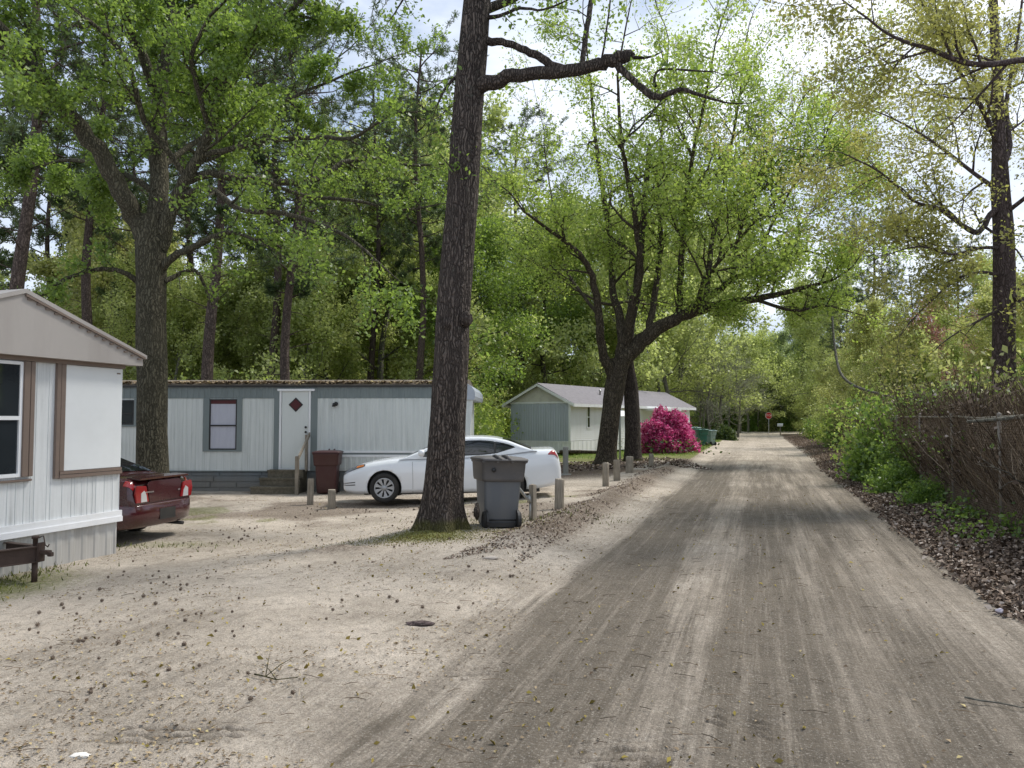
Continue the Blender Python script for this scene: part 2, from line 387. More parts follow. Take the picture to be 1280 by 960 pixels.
def build_ground():
    ys = [-6, -3, -1, .5, 1.5, 2.2, 2.8]
    y = 3.2
    while y < 130: ys.append(y); y += max(.013, .0058 * y if y > 5.5 else .0042 * y)
    while y < 1300: ys.append(y); y *= 1.06
    s = np.concatenate([[-14, -9, -6, -4, -3, -2.3, -1.8, -1.4, -1.15, -1.0, -.9], np.arange(-.8, .8, .0024), [.8, .9, 1.0, 1.15, 1.4, 1.8, 2.3, 3, 4, 6, 9, 14]])
    Y, S = np.meshgrid(np.array(ys), s, indexing='ij')
    Xw = (np.maximum(Y, -6) + 7.5) * S * .62 + 0.0
    # denser useful fan: x = s * .62*(y+7.5) covers +-0.5*(y+7.5)
    x = Xw.ravel(); yv = Y.ravel()
    u, v = uv(x, yv); z = height(x, yv)
    # masks
    ur = u + .22 * (fbm(v * .18, v * 0 + 40) - .5) + .5 * (fbm(u * 2.2 + 5, v * .45) - .5)
    ks = np.array([-2.5, -2.15, -1.85, -1.2, -.95, -.75, -.42, -.2, .3, .5, .65, .9, 1.15, 1.4, 1.75, 2.15, 2.6])
    kv = np.array([0, .3, 1.0, 1.05, .95, .58, .6, .92, 1.0, .68, .75, .95, .8, .66, .55, .6, .2])
    wet = np.interp(ur, ks, kv)
    wet = wet * (1 - .72 * sst(16, 48, v)) * (.62 + 1.0 * fbm(v * .35, u * 1.3 + 7))
    wet += .42 * sst(.52, .66, fbm(x * .6 + 3, yv * .6)) * (u < -2.1) * np.exp(-yv / 16)
    # greyish dark band on the right shoulder
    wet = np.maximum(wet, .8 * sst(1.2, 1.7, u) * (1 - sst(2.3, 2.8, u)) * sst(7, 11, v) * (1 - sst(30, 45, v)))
    for (p_, a_, b_, g_) in TREAD:
        c__, s__ = math.cos(g_), math.sin(g_); lx = (x - p_.x) * c__ + (yv - p_.y) * s__; ly = -(x - p_.x) * s__ + (yv - p_.y) * c__
        mm = np.exp(-((lx / a_) ** 4 + (ly / b_) ** 4)); wet = np.maximum(wet, mm * (.8 - .9 * tread_pat(lx, ly)))
    # dark curved tyre sweep towards the yard
    wet = np.clip(wet, 0, 1)
    lit = .95 * sst(1.95, 2.75, u + .5 * (fbm(x * 1.1, yv * 1.1) - .5)) * (1 - sst(95, 110, v))
    berm = np.exp(-((u + 3.0) / .55) ** 2) * sst(8, 11, v) * (1 - sst(30, 60, v))
    lit = np.maximum(lit, .62 * berm)
    lit = np.maximum(lit, .55 * sst(.5, .7, fbm(x * .45, yv * .45 + 8)) * sst(11, 15, yv) * (u < -3.2))
    lit = np.maximum(lit, .75 * sst(19, 27, yv) * (u < -4.4) * (1 - sst(35, 37, yv)))
    lit = np.maximum(lit, .6 * sst(40, 60, yv) * (u < -16))
    m2 = np.exp(-(((x + 2.35) / .8) ** 2 + ((yv - 10.5) / .35) ** 2)); lit = np.maximum(lit, .6 * m2)
    d1 = np.hypot(x - TREE1[0] + .1, (yv - TREE1[1] + .55) * 1.3)
    grn = .95 * np.exp(-(d1 / .75) ** 2)
    grn = np.maximum(grn, .55 * np.exp(-(((x + .2) / 1.2) ** 2 + ((yv - 12.8) / .7) ** 2)))
    grn = np.maximum(grn, .62 * sst(.5, .62, fbm(x * .6 + 5, yv * .6)) * sst(13, 15, yv) * (u < -4) * (yv < 18))
    grn = np.maximum(grn, .9 * sst(32, 35, yv) * (u < -2.9) * (u > -12) * (yv < 70))
    grn = np.maximum(grn, .75 * np.exp(-(((x + 5.9) / .9) ** 2 + ((yv - 9.1) / 1.4) ** 2)))
    grn = np.maximum(grn, .55 * np.exp(-(((x + 5.4) / 1.3) ** 2 + ((yv - 12.2) / .6) ** 2)))
    grn = np.maximum(grn, .8 * (v > 62) * (u < -3.0)); grn = np.maximum(grn, .8 * (v > 128))
    grn = np.maximum(grn, .5 * (u > 6) * fbm(x * .3, yv * .3))
    clear = np.clip(berm * 0, 0, 1)
    wid = 2.15 + 0.15 * (fbm(v * .3, v * 0 + 70) - .5)
    road = (u > -wid - .15) & (u < wid) & (v < 112)
    cross = (v >= 112) & (v < 122)
    lane = (v > 57) & (v < 60.5) & (u < -2.0) & (u > -14)
    lawn = (u < -2.9) & (u > -12) & (yv > 34) & (yv < 70) & ~lane
    bank = (u >= wid) & (v < 112)
    for a in (grn, lit, wet): a[cross | lane] *= .1
    grn[road] *= .0
    cls = np.zeros(len(x), int); cls[road] = 1; cls[cross] = 2; cls[lawn] = 3; cls[bank] = 4; cls[lane] = 5
    nY, nS = Y.shape
    idx = np.arange(nY * nS).reshape(nY, nS)
    q = np.stack([idx[:-1, :-1], idx[:-1, 1:], idx[1:, 1:], idx[1:, :-1]], -1).reshape(-1, 4)
    qc = cls[q[:, 0]]
    co3 = np.stack([x, yv, z], 1); mask = np.stack([wet, lit, grn], 1); rd = np.stack([u, v, 0 * u], 1)
    for k, nm, lab in ((0, 'ground', 'sandy yard ground'), (1, 'dirt_road', 'rutted dirt road'), (2, 'cross_road', 'pale sandy cross road'), (3, 'lawn', 'thin grass lawn'), (4, 'road_bank', 'leaf covered road bank'), (5, 'driveway', 'pale sandy driveway')):
        f = q[qc == k]
        if not len(f): continue
        used, inv = np.unique(f.ravel(), return_inverse=True)
        me = np_mesh(nm, co3[used], inv.reshape(-1, 4), True)
        for an, arr in (('mask', mask), ('road', rd)):
            at = me.attributes.new(an, 'FLOAT_VECTOR', 'POINT'); at.data.foreach_set('vector', arr[used].astype(np.float32).ravel())
        o = link(nm, me, None, M['ground']); tag(o, kind='structure')
build_ground()

# ------------------------------------------------------------------ scattered litter
def leaf_quads(cen, size, nb=1.0, el=1.5, fold=.15, up=(0, 0, 1), rng=nr):
    n = len(cen); nrm = rng.normal(size=(n, 3)); nrm /= np.linalg.norm(nrm, axis=1)[:, None]
    nrm = nrm + np.array(up) * nb; nrm /= np.linalg.norm(nrm, axis=1)[:, None] + 1e-9
    t = rng.normal(size=(n, 3)); t -= nrm * (t * nrm).sum(1)[:, None]; t /= np.linalg.norm(t, axis=1)[:, None] + 1e-9
    b = np.cross(nrm, t)
    s = (np.asarray(size) * (.5 + .5 * rng.random(n) + .7 * rng.random(n) ** 3))[:, None] if np.ndim(size) == 0 else np.asarray(size)[:, None]
    fo = nrm * s * fold
    v = np.stack([cen - t * s * .5 * el, cen + b * s * .5 - t * s * .1 + fo, cen + t * s * .5 * el, cen - b * s * .5 - t * s * .1 + fo], 1).reshape(-1, 3)
    return v, np.arange(len(v)).reshape(-1, 4)
def scatter(n, fu, keep=None):
    x, y = fu(n)
    z = height(x, y); return np.stack([x, y, z + .008], 1)
def road_scatter(n, u0, u1, v0, v1, pw=1.0):
    t = nr.random(n) ** pw; v = v0 + (v1 - v0) * t; u = u0 + (u1 - u0) * nr.random(n)
    x, y = xy(u, v); return x, y
def stuff(name, cen, size, m, label, cat, **kw):
    v, f = leaf_quads(cen, size, **kw); o = link(name, np_mesh(name, v, f), None, m); tag(o, label, cat, kind='stuff'); return o
a = np.concatenate([scatter(34000, lambda n: road_scatter(n, 2.1, 3.8, 5, 34, 1.5)), scatter(4000, lambda n: road_scatter(n, 1.7, 2.4, 5, 30, 1.3)), scatter(6000, lambda n: road_scatter(n, 2.2, 4.6, 30, 80, 1.2))])
u_, v_ = uv(a[:, 0], a[:, 1]); a = a[u_ + .35 * fbm(a[:, 0] * 1.5, a[:, 1] * 1.5) > 2.25]
a[:, 2] += nr.random(len(a)) * .03
stuff('fallen_leaves', a, .046, M['dead_leaf'], 'thick brown fallen leaves covering the bank along the fence', 'leaf litter', nb=1.1, el=1.35, fold=.22)
a = scatter(5200, lambda n: road_scatter(n, -3.8, -2.7, 9, 34, 1.4)); a = a[fbm(a[:, 0] * 1.1, a[:, 1] * 1.1) > .47]
stuff('berm_litter', a, .026, M['dead_leaf'], 'brown leaf crumbs along the low ridge between yard and road', 'leaf litter', nb=1.3, fold=.25)
a = scatter(2600, lambda n: (nr.uniform(-1, 1, n) * (3 + 0 * n) + 4.3, nr.uniform(28, 36, n))); stuff('oak_base_litter', a, .08, M['dead_leaf'], 'brown leaves gathered under the spreading oak', 'leaf litter', nb=1.5)
def yard(n):
    y = 3.8 + 16 * nr.random(n) ** 1.5; x = (y + .5) * nr.uniform(-.72, .35, n); return x, y
a = scatter(17000, yard); u_, v_ = uv(a[:, 0], a[:, 1]); a = a[(u_ < -2.0) & (fbm(a[:, 0] * .9, a[:, 1] * .9) > .40)]
stuff('yard_litter', a, .017, M['litter'], 'small brown leaf bits strewn over the sandy yard', 'leaf litter', nb=2.2, fold=.3)
a = scatter(700, lambda n: road_scatter(n, -4.5, 2.6, 4, 20, 1.6))
a2 = scatter(500, yard)
stuff('fallen_catkins', np.concatenate([a[:260], a2]), .021, M['catkin'], 'yellow green oak catkins fallen on road and yard', 'catkins', nb=1.0, el=1.9, fold=.4)
a = scatter(1100, lambda n: road_scatter(n, -2, 2.2, 4, 26, 1.5))
stuff('road_litter', a, .018, M['litter'], 'dark leaf crumbs scattered over the dirt road', 'leaf litter', nb=2, fold=.3)
# small twigs and pine straw
mb = MB()
for i in range(520):
    x, y = yard(1) if i % 3 else road_scatter(1, -4, 3.4, 4.5, 20)
    x, y = float(x[0]), float(y[0]); q = rnd.gauss(0, .5); L = rnd.uniform(.04, .16)
    p0 = Vector((x, y, gz(x, y) + .014)); p1 = p0 + Vector((math.cos(q), math.sin(q), 0)) * L; p1.z = gz(p1.x, p1.y) + .014
    mb.tube([p0, (p0 + p1) / 2 + Vector((0, rnd.uniform(-.01, .01), .006)), p1], .0022, 3, False, False)
tag(mb.build('small_twigs', M['vine'], fix=False), 'tiny brown twigs and pine straw lying on the sand', 'twigs', kind='stuff')
# grass tufts
def grass(name, pts, h, label, cat='grass', m=None):
    n = len(pts); ang = nr.random(n) * 6.28; hh = h * (.5 + nr.random(n)); w = .006 + .004 * nr.random(n)
    le = nr.normal(size=(n, 2)) * .4
    d = np.stack([np.cos(ang), np.sin(ang), 0 * ang], 1) * w[:, None]
    tip = pts + np.stack([le[:, 0] * hh, le[:, 1] * hh, hh], 1)
    v = np.stack([pts - d, pts + d, tip + d * .15, tip - d * .15], 1).reshape(-1, 3)
    o = link(name, np_mesh(name, v, np.arange(len(v)).reshape(-1, 4)), None, m or M['leaf_shrub']); tag(o, label, cat, kind='stuff')
def blob(n, cx, cy, sx, sy):
    x = cx + nr.normal(size=n) * sx; y = cy + nr.normal(size=n) * sy; return np.stack([x, y, height(x, y) - .003], 1)
g1 = np.concatenate([blob(2600, -1.2, 11.35, .42, .28), blob(900, -1.8, 11.3, .5, .2), blob(700, -.4, 11.8, .5, .2)])
grass('moss_tufts', g1, .017, 'short yellow green moss and grass round the tall trunk', 'moss', m=m_island('mossy', [(0, (.12, .11, .025)), (1, (.27, .25, .07))]))
g2 = np.concatenate([blob(700, -6.2, 9.3, .3, .7), blob(160, -5.5, 11.9, .7, .2), blob(500, .1, 13.6, .9, .4)])
grass('weed_tufts', g2, .045, 'sparse weeds growing by the trailer skirt and posts', m=m_island('weedy', [(0, (.08, .09, .02)), (1, (.20, .22, .05))]))
n = 26000; x, y = xy(nr.uniform(-11.5, -3.0, n), nr.uniform(38, 66, n)); k_ = (y > 34) & ~((x * SU + y * CU > 57) & (x * SU + y * CU < 60.5)); x, y = x[k_], y[k_]
grass('lawn_grass', np.stack([x, y, height(x, y)], 1), .09, 'bright thin grass between the white house and the road')

# pine cones
def cone_mesh():
    mb = MB(); n = 0
    mb.lathe([(.0, -.024), (.013, -.02), (.021, -.006), (.019, .01), (.010, .022), (0, .028)], 8)
    for i in range(26):
        q = i * 2.4; h = -.018 + .042 * i / 26; r = .022 * math.sin(math.pi * min(1, (i + 5) / 33)) + .004
        c = Vector((math.cos(q) * r, math.sin(q) * r, h)); t = Vector((-math.sin(q), math.cos(q), 0)) * .006; o = Vector((math.cos(q), math.sin(q), .35)) * .010
        mb.poly([c - t, c + t, c + t * .5 + o, c - t * .5 + o])
    return mb.mesh('pine_cone')
M['cone'] = m_plain('cone', (.11, .075, .05), .8, dirt=.5)
cm = cone_mesh(); cm.materials.append(M['cone'])
k = 0
spots = []
while k < 230:
    y = 4.6 + 13 * rnd.random() ** .9; x = y * rnd.uniform(-.62, .12)
    u, v = uv(x, y)
    if u > -2.6 or x < -5.2: continue
    if float(fbm(np.array([x * .7]), np.array([y * .7]))[0]) < .45 and rnd.random() < .8: continue
    o = D.objects.new('pine_cone', cm); C.objects.link(o)
    o.location = (x, y, gz(x, y) + .016); o.rotation_euler = (rnd.uniform(1, 2.1), rnd.uniform(0, .4), rnd.uniform(0, 6.28)); sc = rnd.uniform(.38, .68); o.scale = (sc,) * 3
    tag(o, 'small brown pine cone lying on the sandy yard', 'pine cone', 'pine cones strewn over the yard'); k += 1
def stick(name, pts, r, label, m=None, kids=()):
    mb = MB(); pp = []
    for (px, py) in pts:
        g = G(px, py); pp.append(Vector((g.x, g.y, gz(g.x, g.y) + r + .012)))
    mb.tube(pp, [r * (1 - .5 * i / (len(pp) - 1)) for i in range(len(pp))], 6)
    for (i, L, q) in kids:
        p = pp[i]; d = Vector((math.cos(q), math.sin(q), .15)); mb.tube([p, p + d * L * .5 + Vector((0, 0, .01)), p + d * L], [r * .6, r * .5, r * .2], 5)
    tag(mb.build(name, m or M['bark_grey'], fix=False), label, 'stick')
stick('fallen_stick', [(1206, 869), (1225, 874), (1250, 877), (1276, 881), (1310, 884)], .007, 'long bare stick lying on the road at the right edge')
stick('fallen_twig', [(318, 846), (332, 849), (345, 853), (372, 850)], .006, 'dark branching twig standing out on the sand', M['bark_dark'], [(1, .3, 1.2), (1, .35, 1.8), (2, .25, 2.2)])
stick('fallen_branch', [(1128, 642), (1140, 650), (1155, 660), (1172, 662)], .012, 'pale broken branch among brown leaves on the bank')
def rock(name, px, py, s, label, m, cat='rock', n=8):
    g = G(px, py); bm = bmesh.new(); bmesh.ops.create_icosphere(bm, subdivisions=2, radius=1)
    for vv in bm.verts:
        q = mnoise.noise(vv.co * 1.5 + Vector((px, 0, 0))); vv.co *= 1 + .35 * q; vv.co.x *= s[0]; vv.co.y *= s[1]; vv.co.z *= s[2]
    me = D.meshes.new(name); bm.to_mesh(me); bm.free(); o = link(name, me, None, m); o.location = (g.x, g.y, gz(g.x, g.y) + s[2] * .5); tag(o, label, cat)
M['stone'] = m_plain('stone', (.5, .44, .38), .85, dirt=.5)
rock('flat_stone', 614, 709, (.10, .05, .02), 'flat tan stone beside the road below the bin', M['stone'])
rock('crumpled_paper', 100, 946, (.05, .035, .012), 'crumpled pale paper scrap at the lower left', m_plain('paper', (.75, .72, .66), .8, dirt=.5), 'litter')
rock('crushed_can', 1250, 763, (.05, .035, .03), 'crushed pale drink can on the leafy bank', m_plain('can', (.55, .5, .55), .4, .5, dirt=.4), 'litter')
rock('bark_clump', 525, 781, (.12, .06, .022), 'dark clump of bark on the sand beside the road', M['bark_red'], 'bark')

# ================================================================== BUILDINGS
def ribbed(mb, x0, x1, z0, z1, y, pitch, depth=.012, groove=None, kind='rib', rng=rnd):
    """vertical ribbed or grooved sheet in the local x-z plane, outside is -y"""
    xs = []; x = x0
    if kind == 'rib':
        while x < x1 - 1e-4:
            w = min(pitch, x1 - x)
            xs += [(x, y), (x + w * .5, y), (x + w * .6, y - depth), (x + w * .9, y - depth)]; x += w
    else:
        while x < x1 - 1e-4:
            w = min(pitch * rng.choice([.5, .8, 1, 1.3, 1.6]), x1 - x)
            if w < .02: xs += [(x1, y)]; break
            xs += [(x, y), (x + w - .012, y), (x + w - .008, y + depth), (x + w - .002, y + depth)]; x += w
    xs.append((x1, y))
    n = len(mb.v)
    for (a, b) in xs: mb.v += [(a, b, z0), (a, b, z1)]
    for i in range(len(xs) - 1):
        mb.f.append((n + 2 * i, n + 2 * i + 2, n + 2 * i + 3, n + 2 * i + 1)); mb.sm.append(False)
def laps(mb, x0, x1, z0, z1, y, pitch=.11, ax='x'):
    z = z0
    while z < z1 - 1e-4:
        h = min(pitch, z1 - z)
        a = [(x0, y - .014, z), (x1, y - .014, z), (x1, y - .002, z + h), (x0, y - .002, z + h)]; b = [(x0, y, z), (x1, y, z), (x1, y - .014, z), (x0, y - .014, z)]
        if ax == 'y': a = [(p[1], p[0], p[2]) for p in a]; b = [(p[1], p[0], p[2]) for p in b]
        mb.poly(a); mb.poly(b); z += h

M['t1wall'] = m_siding('t1wall', (.74, .76, .76), (.34, .35, .35), .95)
M['t1panel'] = m_plain('t1panel', (.74, .76, .76), .55, dirt=.12, dcol=(.4, .4, .38), scale=2, bump=.08)
M['white_trim'] = m_plain('white_trim', (.80, .81, .82), .45, dirt=.2, dcol=(.4, .38, .33), streak=True)
M['brown_trim'] = m_plain('brown_trim', (.20, .148, .12), .5, dirt=.35, scale=4)
M['taupe'] = m_plain('taupe', (.42, .385, .355), .5, dirt=.3, dcol=(.2, .16, .14), scale=2.2, streak=True)
M['glass'] = m_glass('glass'); M['alum'] = m_plain('alum', (.6, .6, .58), .35, .7, dirt=.3)
M['t2wall'] = m_siding('t2wall', (.68, .71, .69), (.33, .36, .355), .75)
M['teal'] = m_plain('teal', (.20, .235, .235), .6, dirt=.35, dcol=(.09, .12, .13), scale=3, streak=True)
M['skirt'] = m_siding('skirt', (.15, .185, .21), (.055, .07, .08), .8)
M['roof_dirt'] = m_plain('roof_dirt', (.14, .115, .09), .9, dirt=.6, dcol=(.30, .25, .19), scale=4, bump=.6, bscale=25)
M['door'] = m_plain('door', (.66, .69, .67), .5, dirt=.2, dcol=(.4, .42, .4), streak=True)
M['curtain'] = m_plain('curtain', (.50, .51, .58), .8, dirt=.3, dcol=(.36, .37, .46), scale=9, streak=True)
M['red_cloth'] = m_plain('red_cloth', (.085, .015, .02), .8, dirt=.2)
M['black'] = m_plain('black', (.015, .015, .015), .5, dirt=.1)
M['step_wood'] = m_wood('step_wood', (.10, .088, .062), (.21, .185, .14), 8, 8)
M['post_wood'] = m_wood('post_wood', (.17, .145, .11), (.42, .37, .30), 1.5, 26)
M['grey_metal'] = m_plain('grey_metal', (.42, .46, .52), .5, dirt=.3, dcol=(.25, .26, .28), scale=3, streak=True)
M['shingle'] = m_plain('shingle', (.23, .215, .23), .9, dirt=.5, dcol=(.12, .11, .12), scale=5, bump=.6, bscale=30)
M['rust'] = m_plain('rust', (.065, .04, .03), .8, dirt=.6, dcol=(.035, .022, .018), scale=7, bump=.5, bscale=50)

# ---- trailer 1 (near left)
def trailer_near():
    ad = Vector((.2945, .9557, 0)); Cc = Vector((-5.77, 11.37, -.2)); Wd = 3.46
    org = Cc - ad * Wd; rz = math.atan2(ad.y, ad.x)
    t = empty('mobile_home', org, rz, 'white panelled mobile home with brown gable and trim, cut by the left edge', 'mobile home')
    def z(v): return v + .2
    L = 12.0
    w = MB(); ribbed(w, 0, Wd, z(.40), z(2.60), 0, .115, .006, kind='board')
    for xx in (0, Wd):
        w.poly([(xx, 0, z(.40)), (xx, L, z(.40)), (xx, L, z(2.60)), (xx, 0, z(2.60))])
    w.poly([(0, L, z(.4)), (Wd, L, z(.4)), (Wd, L, z(2.6)), (0, L, z(2.6))])
    w.build('wall', M['t1wall'], t)
    k = MB(); ribbed(k, 0, Wd, -.05, z(.30), .035, .21, .012, kind='rib')
    k.poly([(Wd - .035, .035, -.05), (Wd - .035, L, -.05), (Wd - .035, L, z(.4)), (Wd - .035, .035, z(.4))])
    k.build('skirt', M['t1wall'], t)
    b = MB(); b.box((-.02, -.045, z(.27)), (Wd + .03, -.002, z(.345))); b.box((-.02, -.03, z(.345)), (Wd + .03, -.002, z(.43)))
    b.box((Wd + .002, -.002, z(.27)), (Wd + .03, L, z(.43))); b.build('skirt_trim', M['white_trim'], t)
    X = lambda s: Wd - s
    p = MB(); p.box((X(1.0), -.022, z(1.065)), (X(.01), -.004, z(2.50))); p.build('wall_panel', M['t1panel'], t, bevel=.003)
    tr = MB()
    tr.box((X(1.15), -.045, z(.97)), (X(1.085), -.003, z(2.53))); tr.box((X(1.08), -.04, z(1.06)), (X(1.003), -.003, z(2.53)))
    tr.box((X(1.08), -.05, z(.965)), (X(.0), -.003, z(1.012))); tr.box((X(1.07), -.04, z(1.016)), (X(.0), -.003, z(1.06)))
    tr.build('panel_trim', M['brown_trim'], t, bevel=.004)
    tp = MB(); tp.box((0, -.06, z(2.505)), (Wd, -.003, z(2.60))); tp.build('top_trim', M['brown_trim'], t)
    # window
    wf = MB()
    for (a, c_) in ((1.49, 1.555), (1.56, 1.65)): wf.box((X(c_), -.06, z(1.03)), (X(a), -.004, z(2.5)))
    wf.box((X(3.0), -.05, z(1.0)), (X(2.9), -.004, z(2.5)))
    wf.box((X(3.0), -.05, z(.97)), (X(1.49), -.004, z(.998)))
    wo = wf.build('window', M['brown_trim'], t, bevel=.005)
    fr = MB()
    for (x0, x1, z0, z1) in ((X(1.69), X(1.652), 1.03, 2.49), (X(2.9), X(2.86), 1.03, 2.49), (X(2.86), X(1.69), 2.45, 2.49), (X(2.86), X(1.69), 1.75, 1.80), (X(2.86), X(1.69), 1.03, 1.075)):
        fr.box((x0, -.04, z(z0)), (x1, -.003, z(z1)))
    fr.box((X(1.86), -.018, z(1.8)), (X(1.845), -.004, z(2.45)))
    fr.build('frame', M['white_trim'], wo)
    gl = MB(); gl.box((X(2.86), -.014, z(1.075)), (X(1.69), -.008, z(1.75))); gl.build('pane', M['glass'], wo)
    gl = MB(); gl.box((X(2.86), -.024, z(1.80)), (X(1.69), -.02, z(2.45))); gl.build('pane', M['glass'], wo)
    # gable: projecting brown hood
    pk, pz, ez = X(1.78), 3.38, 2.72
    g = MB(); g.prism([(-.22, z(2.56)), (Wd + .22, z(2.56)), (Wd + .22, z(ez - .03)), (pk, z(pz - .04)), (-.22, z(ez - .03))], -.17, .05)
    g.build('gable', M['taupe'], t)
    r = MB()
    for (x0, z0, x1, z1) in ((Wd + .27, ez - .02, pk, pz), (-.27, ez - .02, pk, pz)):
        r.prism([(x0, z(z0) - .035), (x1, z(z1) - .035), (x1, z(z1) + .02), (x0, z(z0) + .02)], -.20, L)
    r.build('roof', M['taupe'], t)
    dr = MB(); dr.prism([(Wd + .24, z(ez) - .06), (pk, z(pz) - .075), (pk, z(pz) - .045), (Wd + .24, z(ez) - .03)], -.205, -.185)
    sc = MB()
    for i in range(15):
        f = (i + .5) / 15; xx = Wd + .2 + (pk - Wd - .2) * f; zz = z(ez) - .085 + (pz - ez) * f
        sc.box((xx - .03, -.195, zz - .008), (xx + .03, -.172, zz + .012))
    dr.build('drip_edge', M['brown_trim'], t); sc.build('roof_trim', M['brown_trim'], t)
    fl = MB(); fl.box((X(.12), -.03, z(2.42)), (X(.06), -.022, z(2.44))); fl.build('latch', M['brown_trim'], t)
trailer_near()

# hitch
def hitch():
    o = Vector((-5.76, 9.38, -.2)); rz = math.atan2(.9557, .2945)
    wx, wy = (-.2945 * 0, 0)
    t = empty('trailer_hitch', o, rz, 'rusty steel towing hitch on a short post before the near trailer', 'hitch')
    # local x along the wall away from camera, -y outward
    def beam(p0, p1, name):
        mb = MB(); p0 = Vector(p0); p1 = Vector(p1); d = p1 - p0; L = d.length; q = math.atan2(d.y, d.x)
        Mx = Matrix.Translation(p0) @ Matrix.Rotation(q, 4, 'Z')
        mb.box((0, -.04, .085), (L, .04, .097), Mx); mb.box((0, -.04, -.097), (L, .04, -.085), Mx); mb.box((0, -.006, -.085), (L, .006, .085), Mx)
        mb.build(name, M['rust'], t)
    beam((-1.6, .55, .335), (.02, -.03, .335), 'beam'); beam((.12, .6, .335), (.04, .03, .335), 'beam')
    mb = MB(); mb.box((-.02, -.07, .24), (.08, -.035, .47)); mb.box((.0, -.19, .33), (.07, -.07, .38)); mb.box((.01, -.23, .31), (.06, -.17, .36)); mb.build('coupler', M['rust'], t, bevel=.006)
    mb = MB(); mb.lathe([(.0, .0), (.034, .0), (.034, .24), (.028, .24), (.028, .52), (.042, .52), (.042, .55), (0, .55)], 12, c=(.0, .0, 0)); mb.build('jack_post', M['rust'], t)
    mb = MB(); mb.tube([(.03, -.03, .53), (.04, -.08, .55), (.04, -.11, .44), (.04, -.15, .42), (.04, -.17, .45)], .008, 6); mb.build('lever', M['rust'], t)
hitch()

